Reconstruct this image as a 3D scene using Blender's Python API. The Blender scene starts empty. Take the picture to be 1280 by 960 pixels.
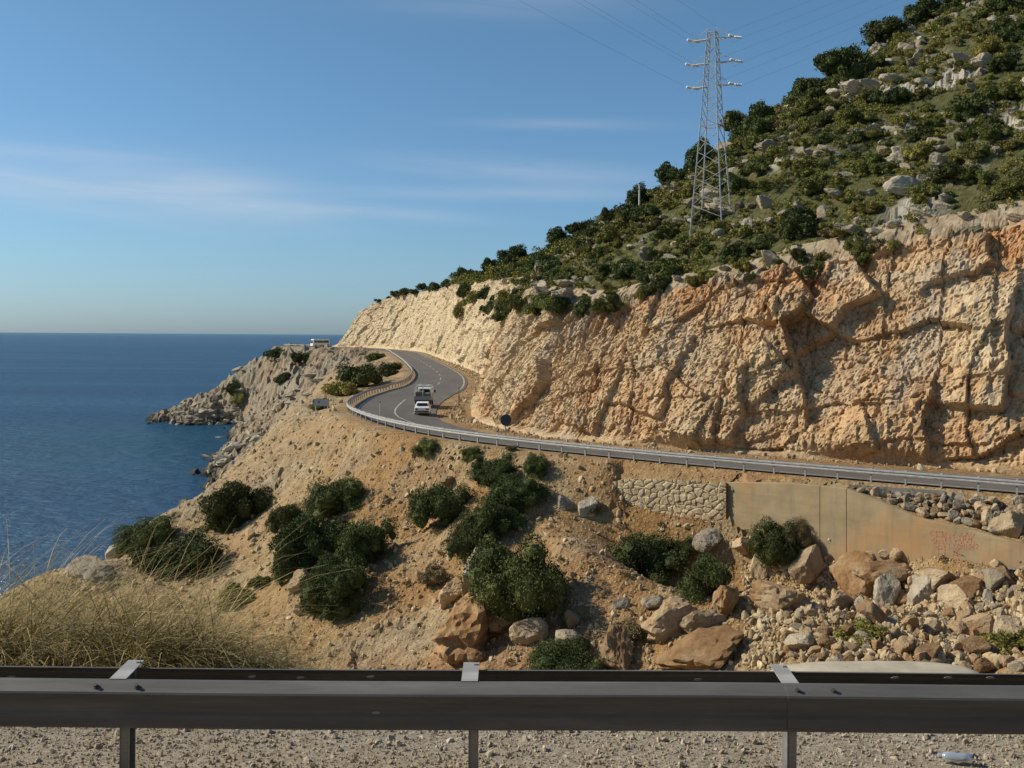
import bpy, math, random
import numpy as np
from mathutils import Vector, Matrix, Euler
from mathutils.bvhtree import BVHTree

random.seed(7); RNG = np.random.default_rng(7)
S = bpy.context.scene
COL = S.collection
R = math.radians
CZ = 36.0                      # camera height above the sea (sea level is z = 0)
F = 1250.0                     # focal length, in pixels of the 1280 px photograph
ROLL = 0.0067
VAX = 419.5

def ray(u, v):
    du, dv = u - 640.0, v - VAX
    return ((du + dv*ROLL)/F, -(dv - du*ROLL)/F)
def at(u, v, d):
    a, b = ray(u, v)
    return (a*d, d, CZ + b*d)

# ------------------------------------------------------------------ noise
def _h(ix, iy, iz, s):
    h = (ix.astype(np.int64)*374761393 + iy.astype(np.int64)*668265263 + iz.astype(np.int64)*2147483647 + s*1274126177) & 0xffffffff
    h = ((h ^ (h >> 13))*1274126177) & 0xffffffff
    h = ((h ^ (h >> 16))*2246822519) & 0xffffffff
    h = h ^ (h >> 15)
    return (h & 0xffffff)/float(0xffffff)
def vnoise(P, seed=0):
    i = np.floor(P); f = P - i; i = i.astype(np.int64)
    f = f*f*f*(f*(f*6-15)+10)
    out = 0
    for dx in (0, 1):
        wx = f[:, 0] if dx else 1-f[:, 0]
        for dy in (0, 1):
            wy = f[:, 1] if dy else 1-f[:, 1]
            for dz in (0, 1):
                wz = f[:, 2] if dz else 1-f[:, 2]
                out = out + wx*wy*wz*_h(i[:, 0]+dx, i[:, 1]+dy, i[:, 2]+dz, seed)
    return out*2-1
def fbm(P, octaves=4, seed=0, gain=.5):
    a, t, n = 1., 0, 0
    for k in range(octaves):
        t = t + a*vnoise(P*(2.03**k), seed+k*17); n += a; a *= gain
    return t/n
def facets(P, seed=0, tilt=.7):
    """Blocky fracture: every cell of a Voronoi split is a tilted plane of its own. Returns height in about -1..1 and F2-F1."""
    i = np.floor(P).astype(np.int64)
    n = len(P)
    b1 = np.full(n, 9e9); b2 = np.full(n, 9e9); hgt = np.zeros(n)
    for dx in (-1, 0, 1):
        for dy in (-1, 0, 1):
            for dz in (-1, 0, 1):
                cx, cy, cz = i[:, 0]+dx, i[:, 1]+dy, i[:, 2]+dz
                rx = cx+_h(cx, cy, cz, seed+1)-P[:, 0]
                ry = cy+_h(cx, cy, cz, seed+2)-P[:, 1]
                rz = cz+_h(cx, cy, cz, seed+3)-P[:, 2]
                d = rx*rx+ry*ry+rz*rz
                hh = (_h(cx, cy, cz, seed+4)*2-1)*.8 - tilt*((_h(cx, cy, cz, seed+5)*2-1)*rx+(_h(cx, cy, cz, seed+6)*2-1)*ry+(_h(cx, cy, cz, seed+7)*2-1)*rz)
                m = d < b1
                b2 = np.where(m, b1, np.minimum(b2, d))
                hgt = np.where(m, hh, hgt); b1 = np.where(m, d, b1)
    return hgt, np.sqrt(b2)-np.sqrt(b1)
def sstep(a, b, x):
    t = np.clip((x-a)/(b-a), 0, 1); return t*t*(3-2*t)

# ------------------------------------------------------------------ mesh helpers
def np_mesh(name, V, Fc, smooth=True):
    V = np.asarray(V, np.float32); Fc = np.asarray(Fc, np.int32)
    me = bpy.data.meshes.new(name)
    me.vertices.add(len(V)); me.vertices.foreach_set('co', V.ravel())
    k = Fc.shape[1]
    me.loops.add(Fc.size); me.loops.foreach_set('vertex_index', Fc.ravel())
    me.polygons.add(len(Fc))
    me.polygons.foreach_set('loop_start', np.arange(len(Fc), dtype=np.int32)*k)
    me.polygons.foreach_set('loop_total', np.full(len(Fc), k, np.int32))
    me.polygons.foreach_set('use_smooth', np.full(len(Fc), smooth))
    me.update(); me.validate()
    return me
def attr(me, name, vals):
    a = me.attributes.new(name, 'FLOAT', 'POINT'); a.data.foreach_set('value', np.asarray(vals, np.float32))
def link(name, me, m=None, parent=None):
    o = bpy.data.objects.new(name, me); COL.objects.link(o)
    if m is not None and not me.materials: me.materials.append(m)
    if parent: o.parent = parent
    return o
def tag(o, label=None, cat=None, group=None, kind=None):
    if label: o['label'] = label
    if cat: o['category'] = cat
    if group: o['group'] = group
    if kind: o['kind'] = kind
    return o
def thing(name, label, cat, loc=(0, 0, 0), rz=0., group=None):
    o = bpy.data.objects.new(name, None); COL.objects.link(o)
    o.location = loc; o.rotation_euler = (0, 0, rz); o.empty_display_size = .3
    return tag(o, label, cat, group)
def copy_tree(o, parent=None):
    c = o.copy(); COL.objects.link(c)
    if parent: c.parent = parent
    for ch in list(o.children): copy_tree(ch, c)
    return c
def grid_faces(nr, nc, keep=None):
    r, c = np.meshgrid(np.arange(nr-1), np.arange(nc-1), indexing='ij')
    a = (r*nc+c).ravel()
    Fc = np.stack([a, a+1, a+nc+1, a+nc], 1)
    if keep is not None: Fc = Fc[keep.ravel()]
    return Fc

class MB:
    """Collects boxes, bars, tubes, prisms; build() links them as one mesh object."""
    def __init__(s): s.v = []; s.f = []
    def add(s, V, Fs):
        n = len(s.v); s.v += [tuple(p) for p in V]; s.f += [tuple(i+n for i in q) for q in Fs]; return s
    def box(s, c, d, rz=0., M=None):
        x, y, z = d[0]/2, d[1]/2, d[2]/2
        V = [Vector((sx*x, sy*y, sz*z)) for sx in (-1, 1) for sy in (-1, 1) for sz in (-1, 1)]
        if rz: V = [Matrix.Rotation(rz, 3, 'Z') @ p for p in V]
        if M: V = [M @ p for p in V]
        V = [p+Vector(c) for p in V]
        return s.add(V, [(0, 1, 3, 2), (4, 6, 7, 5), (0, 4, 5, 1), (2, 3, 7, 6), (0, 2, 6, 4), (1, 5, 7, 3)])
    def bar(s, a, b, w, h=None):
        a, b = Vector(a), Vector(b); h = h or w
        t = (b-a).normalized(); up = Vector((0, 0, 1)) if abs(t.z) < .95 else Vector((0, 1, 0))
        x = t.cross(up).normalized(); y = x.cross(t)
        V = [p+x*sx*w/2+y*sy*h/2 for p in (a, b) for sx, sy in ((-1, -1), (1, -1), (1, 1), (-1, 1))]
        return s.add(V, [(0, 3, 2, 1), (4, 5, 6, 7), (0, 1, 5, 4), (1, 2, 6, 5), (2, 3, 7, 6), (3, 0, 4, 7)])
    def tube(s, pts, r, n=8, cap=True):
        pts = [Vector(p) for p in pts]; rr = r if hasattr(r, '__len__') else [r]*len(pts)
        V = []
        for i, p in enumerate(pts):
            t = (pts[min(i+1, len(pts)-1)]-pts[max(i-1, 0)]).normalized()
            up = Vector((0, 0, 1)) if abs(t.z) < .95 else Vector((0, 1, 0))
            x = t.cross(up).normalized(); y = x.cross(t)
            V += [p+(x*math.cos(a)+y*math.sin(a))*rr[i] for a in [2*math.pi*k/n for k in range(n)]]
        Fs = [(i*n+k, i*n+(k+1) % n, (i+1)*n+(k+1) % n, (i+1)*n+k) for i in range(len(pts)-1) for k in range(n)]
        if cap: Fs += [tuple(range(n-1, -1, -1)), tuple(range((len(pts)-1)*n, len(pts)*n))]
        return s.add(V, Fs)
    def disc_x(s, c, r, w, n=20):
        return s.tube([(c[0]-w/2, c[1], c[2]), (c[0]+w/2, c[1], c[2])], r, n)
    def quad(s, a, b, c, d): return s.add([a, b, c, d], [(0, 1, 2, 3)])
    def slab(s, pts, t):
        """polygon given as points, thickened along its normal by t"""
        P = [Vector(p) for p in pts]; n = Vector()
        for i in range(len(P)): n += (P[i]-P[0]).cross(P[(i+1) % len(P)]-P[0])
        n.normalize(); k = len(P)
        return s.add(P+[p+n*t for p in P], [tuple(range(k-1, -1, -1)), tuple(range(k, 2*k))]+[(i, (i+1) % k, k+(i+1) % k, k+i) for i in range(k)])
    def mesh(s, name, smooth=False):
        me = bpy.data.meshes.new(name); me.from_pydata([tuple(p) for p in s.v], [], s.f)
        if smooth: me.polygons.foreach_set('use_smooth', [True]*len(me.polygons))
        me.update(); return me
    def build(s, name, m, parent=None, smooth=False, bevel=0):
        o = link(name, s.mesh(name, smooth), m, parent)
        if bevel:
            b = o.modifiers.new('bevel', 'BEVEL'); b.width = bevel; b.segments = 2; b.limit_method = 'ANGLE'
        return o

# ------------------------------------------------------------------ materials
class NT:
    def __init__(s, m): s.t = m.node_tree; s.n = s.t.nodes
    def node(s, ty, **kw):
        n = s.n.new(ty)
        for k, v in kw.items(): setattr(n, k, v)
        return n
    def put(s, sock, v):
        if v is None: return
        if hasattr(v, 'is_output'): s.t.links.new(v, sock)
        else:
            if sock.type == 'RGBA' and len(v) == 3: v = (*v, 1)
            sock.default_value = v
    def coord(s, which='Object'): return s.node('ShaderNodeTexCoord').outputs[which]
    def map(s, vec, scale=(1, 1, 1), rot=(0, 0, 0)):
        n = s.node('ShaderNodeMapping'); s.put(n.inputs['Vector'], vec); n.inputs['Scale'].default_value = scale; n.inputs['Rotation'].default_value = rot
        return n.outputs[0]
    def noise(s, scale, detail=4, rough=.55, vec=None, dist=0):
        n = s.node('ShaderNodeTexNoise'); s.put(n.inputs['Vector'], vec if vec is not None else s.coord())
        n.inputs['Scale'].default_value = scale; n.inputs['Detail'].default_value = detail; n.inputs['Roughness'].default_value = rough; n.inputs['Distortion'].default_value = dist
        return n.outputs['Fac']
    def voro(s, scale, vec=None, feature='F1', out='Distance'):
        n = s.node('ShaderNodeTexVoronoi', feature=feature); s.put(n.inputs['Vector'], vec if vec is not None else s.coord()); n.inputs['Scale'].default_value = scale
        return n.outputs[out]
    def ramp(s, fac, stops):
        n = s.node('ShaderNodeValToRGB'); s.put(n.inputs[0], fac); cr = n.color_ramp
        while len(cr.elements) < len(stops): cr.elements.new(.5)
        for e, (p, c) in zip(cr.elements, stops):
            e.position = p; e.color = (*c, 1) if hasattr(c, '__len__') else (c, c, c, 1)
        return n.outputs[0]
    def mix(s, fac, a, b, mode='MIX'):
        n = s.node('ShaderNodeMix', data_type='RGBA', blend_type=mode); s.put(n.inputs[0], fac); s.put(n.inputs[6], a); s.put(n.inputs[7], b); return n.outputs[2]
    def m(s, op, a, b=None, c=None, clamp=False):
        n = s.node('ShaderNodeMath', operation=op, use_clamp=clamp); s.put(n.inputs[0], a); s.put(n.inputs[1], b); s.put(n.inputs[2], c); return n.outputs[0]
    def attr(s, name): return s.node('ShaderNodeAttribute', attribute_name=name).outputs['Fac']
    def bump(s, h, strength=.5, dist=.1, normal=None):
        n = s.node('ShaderNodeBump'); n.inputs['Strength'].default_value = strength; n.inputs['Distance'].default_value = dist; s.put(n.inputs['Height'], h); s.put(n.inputs['Normal'], normal); return n.outputs[0]
def material(name, fn=None, **kw):
    m = bpy.data.materials.new(name); m.use_nodes = True
    t = NT(m); p = m.node_tree.nodes['Principled BSDF']
    p.inputs['Specular IOR Level'].default_value = .3
    for k, v in kw.items():
        s = {'color': 'Base Color', 'rough': 'Roughness', 'metal': 'Metallic', 'spec': 'Specular IOR Level', 'trans': 'Transmission Weight', 'alpha': 'Alpha'}[k]
        t.put(p.inputs[s], v)
    if fn: fn(t, p)
    return m
def out(t, p, color=None, normal=None, rough=None):
    if color is not None: t.put(p.inputs['Base Color'], color)
    if normal is not None: t.put(p.inputs['Normal'], normal)
    if rough is not None: t.put(p.inputs['Roughness'], rough)

def m_cliff(t, p):
    n1 = t.noise(.13, 5, .6); n2 = t.noise(.9, 8, .65); n3 = t.noise(.28, 5, .6, t.map(t.coord(), (1, 1, .35)))
    fine = t.noise(4.5, 8, .7)
    beige = t.ramp(n2, [(.25, (.28, .18, .092)), (.42, (.44, .305, .168)), (.58, (.54, .395, .235)), (.8, (.63, .50, .33))])
    orange = t.ramp(n2, [(.25, (.25, .10, .038)), (.5, (.47, .225, .085)), (.8, (.58, .34, .155))])
    grey = t.ramp(n2, [(.3, (.27, .225, .17)), (.7, (.46, .40, .32))])
    pale = t.ramp(n2, [(.25, (.40, .30, .175)), (.5, (.58, .465, .30)), (.8, (.70, .59, .42))])
    om = t.m('MULTIPLY', t.ramp(n1, [(.46, 0), (.64, 1)]), .65)
    om = t.m('ADD', om, t.attr('orange'), clamp=True)
    c = t.mix(om, beige, orange)
    c = t.mix(t.m('MULTIPLY', t.ramp(n3, [(.52, 0), (.66, 1)]), .75), c, grey)
    c = t.mix(t.attr('pale'), c, pale)
    c = t.mix(t.attr('lip'), c, t.ramp(n2, [(.25, (.17, .125, .075)), (.5, (.36, .28, .185)), (.8, (.50, .43, .33))]))
    c = t.mix(t.ramp(fine, [(.32, .8), (.50, 0)]), c, (.19, .11, .055))
    c = t.mix(t.m('MULTIPLY', t.ramp(t.noise(.45, 6, .7, t.map(t.coord(), (1, 1, .5), (.4, 0, 0))), [(.52, 0), (.68, 1)]), .55), c, (.24, .15, .08))
    crk = t.voro(.55, t.map(t.coord(), (1, 1, .45), (.25, .2, 0)), 'DISTANCE_TO_EDGE')
    c = t.mix(t.m('MULTIPLY', t.ramp(crk, [(.0, .55), (.025, 0)]), t.ramp(n1, [(.4, 0), (.6, 1)])), c, (.13, .075, .035))
    h = t.m('ADD', t.m('MULTIPLY', fine, .8), t.m('MULTIPLY', t.noise(1.8, 6, .7, t.map(t.coord(), (1, 1, 2.2))), .4))
    out(t, p, c, t.bump(h, .9, .13), .95)
def m_ground(t, p):
    n1 = t.noise(.16, 5, .6); n2 = t.noise(1.3, 8, .65); n3 = t.noise(.07, 4, .6); fine = t.noise(9, 6, .7)
    soil = t.ramp(n2, [(.25, (.125, .060, .020)), (.5, (.265, .145, .050)), (.75, (.37, .23, .10))])
    scree = t.ramp(n2, [(.25, (.16, .115, .058)), (.5, (.305, .225, .120)), (.75, (.44, .35, .215))])
    rock = t.ramp(n2, [(.25, (.085, .068, .045)), (.5, (.235, .195, .14)), (.8, (.42, .365, .285))])
    c = t.mix(t.m('MULTIPLY', t.ramp(n1, [(.45, 0), (.62, 1)]), .8), soil, scree)
    c = t.mix(t.m('MULTIPLY', t.attr('scree'), .6), c, scree)
    c = t.mix(t.attr('rock'), c, rock)
    c = t.mix(t.m('MULTIPLY', t.ramp(n3, [(.5, 0), (.64, 1)]), .35), c, (.30, .15, .065))
    st = t.voro(5.0); st2 = t.voro(2.1, out='Color')
    c = t.mix(t.m('MULTIPLY', t.ramp(fine, [(.32, 1), (.5, 0)]), .55), c, (.13, .085, .05))
    c = t.mix(t.m('MULTIPLY', t.ramp(st, [(.12, 1), (.3, 0)]), .45), c, (.55, .47, .36))
    z_ = t.node('ShaderNodeSeparateXYZ'); t.put(z_.inputs[0], t.coord())
    wet = t.ramp(t.m('MULTIPLY_ADD', n2, 1.6, t.m('MULTIPLY', z_.outputs[2], -.20)), [(.15, 0), (.6, 1)])
    c = t.mix(wet, c, (.040, .034, .028))
    h = t.m('ADD', t.m('MULTIPLY', fine, .5), t.m('MULTIPLY', t.m('SUBTRACT', 1, st), .6))
    out(t, p, c, t.bump(h, .7, .12), .95)
def m_hill(t, p):
    n1 = t.noise(.2, 6, .65); n2 = t.noise(1.6, 8, .65); n4 = t.noise(.5, 5, .6)
    soil = t.ramp(n2, [(.3, (.08, .06, .032)), (.6, (.17, .13, .072)), (.8, (.28, .225, .14))])
    scrub = t.ramp(n2, [(.3, (.04, .045, .014)), (.55, (.09, .09, .027)), (.8, (.16, .145, .05))])
    rock = t.ramp(n2, [(.25, (.20, .17, .13)), (.5, (.40, .36, .30)), (.8, (.54, .50, .43))])
    c = t.mix(t.ramp(n4, [(.32, 0), (.47, 1)]), soil, scrub)
    c = t.mix(t.attr('rock'), c, rock)
    out(t, p, c, t.bump(t.m('ADD', n2, t.noise(7, 6, .7)), .8, .2), .95)
def m_rock(cols, dist=.12):
    def fn(t, p):
        rnd = t.m('FRACT', t.m('ADD', t.node('ShaderNodeObjectInfo').outputs['Random'], t.node('ShaderNodeNewGeometry').outputs['Random Per Island']))
        n2 = t.noise(1.4, 8, .65); f = t.noise(8, 10, .75)
        c = t.ramp(n2, [(.28, cols[0]), (.5, cols[1]), (.75, cols[2])])
        c = t.mix(t.m('MULTIPLY', t.ramp(rnd, [(.35, 0), (1, 1)]), t.ramp(t.noise(.8, 4, .6), [(.4, 0), (.6, .9)])), c, cols[3])
        c = t.mix(1, c, t.ramp(t.m('FRACT', t.m('MULTIPLY', rnd, 9.7)), [(0, .72), (1, 1.15)]), 'MULTIPLY')
        c = t.mix(t.ramp(f, [(.3, .6), (.5, 0)]), c, tuple(x*.55 for x in cols[0]))
        out(t, p, c, t.bump(t.m('ADD', f, t.m('MULTIPLY', n2, .6)), .9, dist), .93)
    return fn
def m_leaf(c0, c1, c2):
    def fn(t, p):
        rnd = t.node('ShaderNodeObjectInfo').outputs['Random']
        isl = t.node('ShaderNodeNewGeometry').outputs['Random Per Island']
        c = t.ramp(t.m('MULTIPLY_ADD', t.ramp(t.noise(2.2, 3, .6), [(.35, 0), (.65, 1)]), .45, t.m('MULTIPLY', isl, .6)), [(.0, c0), (.55, c1), (1, c2)])
        h = t.node('ShaderNodeHueSaturation'); t.put(h.inputs['Color'], c)
        t.put(h.inputs['Hue'], t.m('MULTIPLY_ADD', rnd, .035, .483)); t.put(h.inputs['Value'], t.m('MULTIPLY_ADD', t.m('FRACT', t.m('MULTIPLY', rnd, 7.3)), .5, .78))
        out(t, p, h.outputs[0], None, .7); p.inputs['Specular IOR Level'].default_value = .12
    return fn
def m_plain(c, var=.12, scale=6, bump=.0):
    def fn(t, p):
        n = t.noise(scale, 5, .6)
        out(t, p, t.ramp(n, [(.3, tuple(x*(1-var) for x in c)), (.7, tuple(min(1, x*(1+var)) for x in c))]), t.bump(n, bump, .02) if bump else None)
    return fn
def m_asphalt(t, p):
    n = t.noise(.35, 5, .6, t.map(t.coord(), (1, .3, 1))); f = t.noise(14, 5, .7)
    c = t.ramp(n, [(.3, (.105, .094, .083)), (.7, (.15, .134, .118))])
    c = t.mix(t.ramp(f, [(.35, .3), (.55, 0)]), c, (.05, .047, .044))
    out(t, p, c, t.bump(f, .3, .01), .85)
def m_paint(t, p):
    n = t.noise(1.2, 6, .7)
    out(t, p, t.ramp(n, [(.34, (.17, .155, .135)), (.55, (.52, .485, .43))]), None, .8)
def m_steel(c, rough=.5, metal=.6):
    def fn(t, p):
        n = t.noise(1.6, 8, .72, t.map(t.coord(), (.35, 3, 4))); f = t.noise(30, 4, .6)
        out(t, p, t.ramp(n, [(.3, tuple(x*.62 for x in c)), (.55, c), (.72, tuple(x*1.4 for x in c))]), t.bump(f, .06, .004), t.m('MULTIPLY_ADD', n, .3, rough-.15))
        p.inputs['Metallic'].default_value = metal
    return fn
def m_sea(t, p):
    co = t.coord()
    a = t.noise(.11, 4, .6, t.map(co, (1, 1.6, 1), (0, 0, .3))); b = t.noise(.5, 5, .65, t.map(co, (.8, 1.6, 1), (0, 0, -.25))); c = t.noise(2.0, 3, .6, co)
    big = t.noise(.006, 4, .6, t.map(co, (.35, 2.2, 1)))
    col = t.ramp(big, [(.35, (.018, .062, .138)), (.65, (.028, .088, .172))])
    geo = t.node('ShaderNodeNewGeometry').outputs['Position']
    shal = t.node('ShaderNodeVectorMath', operation='DISTANCE'); t.put(shal.inputs[0], geo); shal.inputs[1].default_value = (-96, 345, 0)
    col = t.mix(t.ramp(t.m('DIVIDE', shal.outputs['Value'], 160), [(.15, .55), (.8, 0)]), col, (.016, .078, .115))
    h = t.m('ADD', t.m('ADD', t.m('MULTIPLY', a, 1.6), t.m('MULTIPLY', b, .55)), t.m('MULTIPLY', c, .1))
    nb = t.bump(h, 1.0, 1.7)
    out(t, p, col, nb, .6); p.inputs['Specular IOR Level'].default_value = 0
    g = t.node('ShaderNodeBsdfGlossy'); g.inputs['Roughness'].default_value = .14; t.put(g.inputs['Normal'], nb)
    lw = t.node('ShaderNodeLayerWeight'); lw.inputs['Blend'].default_value = .28; t.put(lw.inputs['Normal'], nb)
    mx = t.node('ShaderNodeMixShader'); t.put(mx.inputs[0], t.m('MULTIPLY_ADD', lw.outputs['Fresnel'], .55, .02)); t.t.links.new(p.outputs[0], mx.inputs[1]); t.t.links.new(g.outputs[0], mx.inputs[2])
    t.t.links.new(mx.outputs[0], t.n['Material Output'].inputs[0])
def m_concrete(t, p):
    co = t.coord()
    n = t.noise(.7, 6, .6); st = t.noise(1.0, 5, .6, t.map(co, (2.6, 2.6, .25)))
    c = t.ramp(n, [(.3, (.25, .185, .105)), (.7, (.38, .295, .18))])
    c = t.mix(t.m('MULTIPLY', t.ramp(t.noise(.8, 5, .6, t.map(co, (.35, .35, 5))), [(.5, 0), (.66, 1)]), .35), c, (.21, .16, .10))
    c = t.mix(t.m('MULTIPLY', t.ramp(t.noise(.33, 3, .5), [(.5, 0), (.68, 1)]), .7), c, (.40, .21, .085))
    c = t.mix(t.m('MULTIPLY', t.ramp(st, [(.52, 0), (.7, 1)]), .5), c, (.20, .17, .12))
    out(t, p, c, t.bump(t.noise(8, 6, .6), .25, .03), .9)
def m_gravel(t, p):
    co = t.map(t.coord(), (.6, 1.2, 1)); n = t.noise(2.2, 6, .6); w_ = t.noise(30, 5, .75, co); w2 = t.noise(75, 4, .7, co)
    c = t.ramp(w_, [(.30, (.16, .13, .095)), (.46, (.33, .28, .215)), (.56, (.42, .36, .285)), (.72, (.58, .52, .43))])
    c = t.mix(t.ramp(w2, [(.3, .6), (.48, 0)]), c, (.12, .098, .075))
    c = t.mix(t.ramp(n, [(.4, 0), (.65, .55)]), c, (.33, .265, .18))
    out(t, p, c, t.bump(t.m('ADD', w_, t.m('MULTIPLY', w2, .6)), .9, .02), .95)

M = {}
M['cliff'] = material('cliff_rock', m_cliff); M['ground'] = material('slope_earth', m_ground); M['hill'] = material('hill_ground', m_hill)
M['lime'] = material('grey_limestone', m_rock([(.21, .17, .12), (.42, .36, .275), (.58, .515, .41), (.42, .31, .19)]))
M['boulder'] = material('tan_boulder', m_rock([(.28, .19, .105), (.48, .36, .225), (.62, .50, .345), (.46, .24, .10)]))
M['gravel_stone'] = material('grey_gravel', m_rock([(.26, .215, .16), (.42, .36, .285), (.58, .525, .44), (.36, .28, .19)], .004)); M['orock'] = material('ochre_rock', m_rock([(.16, .082, .034), (.31, .178, .08), (.43, .30, .165), (.28, .22, .15)]))
M['pebble'] = material('pale_scree', m_rock([(.26, .185, .10), (.47, .365, .22), (.62, .51, .36), (.40, .245, .115)], .02))
M['dark_leaf'] = material('dark_foliage', m_leaf((.034, .043, .013), (.062, .078, .024), (.115, .128, .044)))
M['olive_leaf'] = material('olive_foliage', m_leaf((.10, .096, .024), (.195, .175, .045), (.31, .26, .08)))
M['light_leaf'] = material('light_foliage', m_leaf((.06, .072, .018), (.12, .13, .034), (.19, .185, .055)))
M['dry_leaf'] = material('dry_foliage', m_leaf((.10, .075, .035), (.17, .13, .065), (.26, .20, .11)))
M['grass'] = material('dry_grass_blade', m_leaf((.085, .085, .025), (.29, .23, .08), (.68, .56, .29)))
M['bark'] = material('bark', m_plain((.12, .09, .065), .3, 8, .4), rough=.9)
M['asphalt'] = material('asphalt', m_asphalt); M['paint'] = material('worn_road_paint', m_paint)
M['steel'] = material('galvanised_steel', m_steel((.30, .31, .32), .5, .55)); M['steel_dark'] = material('weathered_steel', m_steel((.15, .147, .142), .5, .1))
M['steel_dull'] = material('dull_guardrail_steel', m_steel((.36, .35, .335), .6, .15))
M['steel_pale'] = material('pale_galvanised_steel', m_steel((.55, .54, .52), .55, .25))
M['sea'] = material('sea_water', m_sea); M['concrete'] = material('stained_concrete', m_concrete); M['gravel'] = material('roadside_gravel', m_gravel)
M['white'] = material('white_paint', m_plain((.78, .77, .74), .04), rough=.35, spec=.5)
M['grey'] = material('grey_paint', m_plain((.30, .30, .30), .1), rough=.5); M['dkgrey'] = material('dark_grey_metal', m_plain((.075, .075, .07), .15), rough=.55)
M['glass'] = material('dark_glass', None, color=(.012, .014, .016), rough=.08, spec=.6)
M['rubber'] = material('tyre_rubber', None, color=(.018, .018, .018), rough=.85); M['red'] = material('red_lens', None, color=(.35, .02, .015), rough=.3)
M['insul'] = material('insulator_glass', m_plain((.72, .72, .68), .06), rough=.3); M['wire'] = material('aluminium_wire', None, color=(.16, .17, .19), rough=.5, metal=.4)
M['blue'] = material('sign_blue_grey', m_plain((.34, .39, .45), .10), rough=.5); M['graf'] = material('red_spray_paint', m_plain((.40, .17, .105), .3, 5), rough=.9)
M['masonry'] = material('masonry_stone', m_rock([(.46, .35, .20), (.66, .53, .34), (.74, .63, .44), (.58, .43, .25)], .04))
M['pale_conc'] = material('pale_concrete', m_plain((.42, .365, .275), .2, 4, .5), rough=.9)
M['plastic'] = material('clear_blue_plastic', None, color=(.55, .62, .75), rough=.15, trans=.6)
M['dull_red'] = material('dull_green_load', m_plain((.12, .13, .10), .2), rough=.8)

# ------------------------------------------------------------------ the far road, in plan (camera-relative heights)
RK = [(75, 28, -8.9), (28.6, 57, -8.8), (7, 71, -8.6), (-7.2, 83, -8.25), (-16.5, 102.5, -8.05), (-18.8, 125, -7.95), (-18.2, 142, -7.9),
      (-17, 156, -7.8), (-18, 181, -7.4), (-23, 221, -7), (-36, 304, -6.2), (-45, 350, -5.6), (-66, 392, -5.1), (-98, 425, -5)]
KEYK = [0, 1, 2, 3, 4, 5, 6, 7, 8, 9, 10, 11, 12, 12.42, 12.62]
BANK = [.2, .3, .5, .9, 1.0, .9, .7, .5, .3, .2, .2, .2, .2, .1, 0]
FOFF = [12.5, 12.5, 12.5, 12.7, 13.4, 14, 14.5, 14.5, 13.5, 12.5, 12, 12.5, 13, 13, 13]
HC =   [19, 17.5, 13.2, 11.0, 12.0, 13.5, 15.0, 16.0, 17, 19, 21.5, 22, 20.5, 14, 0]
TT =   [6.5, 6.5, 5.5, 5.5, 5.5, 5.5, 5.5, 5.5, 5.5, 6, 6, 6, 6.5, 6.5, 6.5]
SL =   [.62, .62, .62, .62, .66, .66, .62, .6, .55, .4, .25, .2, .1, 0, 0]
def catmull(K, step=.5):
    P = np.array([K[0]]+list(K)+[K[-1]], float); P[0] = 2*P[1]-P[2]; P[-1] = 2*P[-2]-P[-3]
    pts, ks = [], []
    for i in range(1, len(P)-2):
        p0, p1, p2, p3 = P[i-1], P[i], P[i+1], P[i+2]
        t0 = 0; t1 = np.linalg.norm(p1-p0)**.5; t2 = t1+np.linalg.norm(p2-p1)**.5; t3 = t2+np.linalg.norm(p3-p2)**.5
        n = max(2, int(np.linalg.norm(p2-p1)/.1))
        for t in np.linspace(t1, t2, n, endpoint=False):
            a1 = (t1-t)/(t1-t0)*p0+(t-t0)/(t1-t0)*p1; a2 = (t2-t)/(t2-t1)*p1+(t-t1)/(t2-t1)*p2; a3 = (t3-t)/(t3-t2)*p2+(t-t2)/(t3-t2)*p3
            b1 = (t2-t)/(t2-t0)*a1+(t-t0)/(t2-t0)*a2; b2 = (t3-t)/(t3-t1)*a2+(t-t1)/(t3-t1)*a3
            pts.append((t2-t)/(t2-t1)*b1+(t-t1)/(t2-t1)*b2); ks.append(i-1+(t-t1)/(t2-t1))
    pts = np.array(pts); ks = np.array(ks)
    s = np.concatenate([[0], np.cumsum(np.linalg.norm(np.diff(pts[:, :2], axis=0), axis=1))])
    q = np.arange(0, s[-1], step)
    return np.stack([np.interp(q, s, pts[:, j]) for j in range(3)], 1), np.interp(q, s, ks), q
RP, RKK, RS = catmull(RK, .5)
TG = np.gradient(RP[:, :2], axis=0); TG /= np.linalg.norm(TG, axis=1)[:, None]
NG = np.stack([TG[:, 1], -TG[:, 0]], 1)                       # towards the hill
bank = np.interp(RKK, KEYK, BANK)
def key(vals, k): return np.interp(k, KEYK, vals)
def smooth1(a, w):
    k = np.hanning(w); k /= k.sum(); return np.convolve(np.pad(a, (w//2, w//2), 'edge'), k, 'valid')[:len(a)]
foff = key(FOFF, RKK)
FT = RP[:, :2]+NG*foff[:, None]; FT = np.stack([smooth1(FT[:, 0], 25), smooth1(FT[:, 1], 25)], 1)
FZ = smooth1(RP[:, 2]-bank, 25)
FTG = np.gradient(FT, axis=0); FTG /= np.linalg.norm(FTG, axis=1)[:, None]+1e-9
FNG = np.stack([FTG[:, 1], -FTG[:, 0]], 1)
fhc = smooth1(key(HC, RKK), 13); ftt = smooth1(key(TT, RKK), 41); fsl = smooth1(key(SL, RKK), 41)

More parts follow.
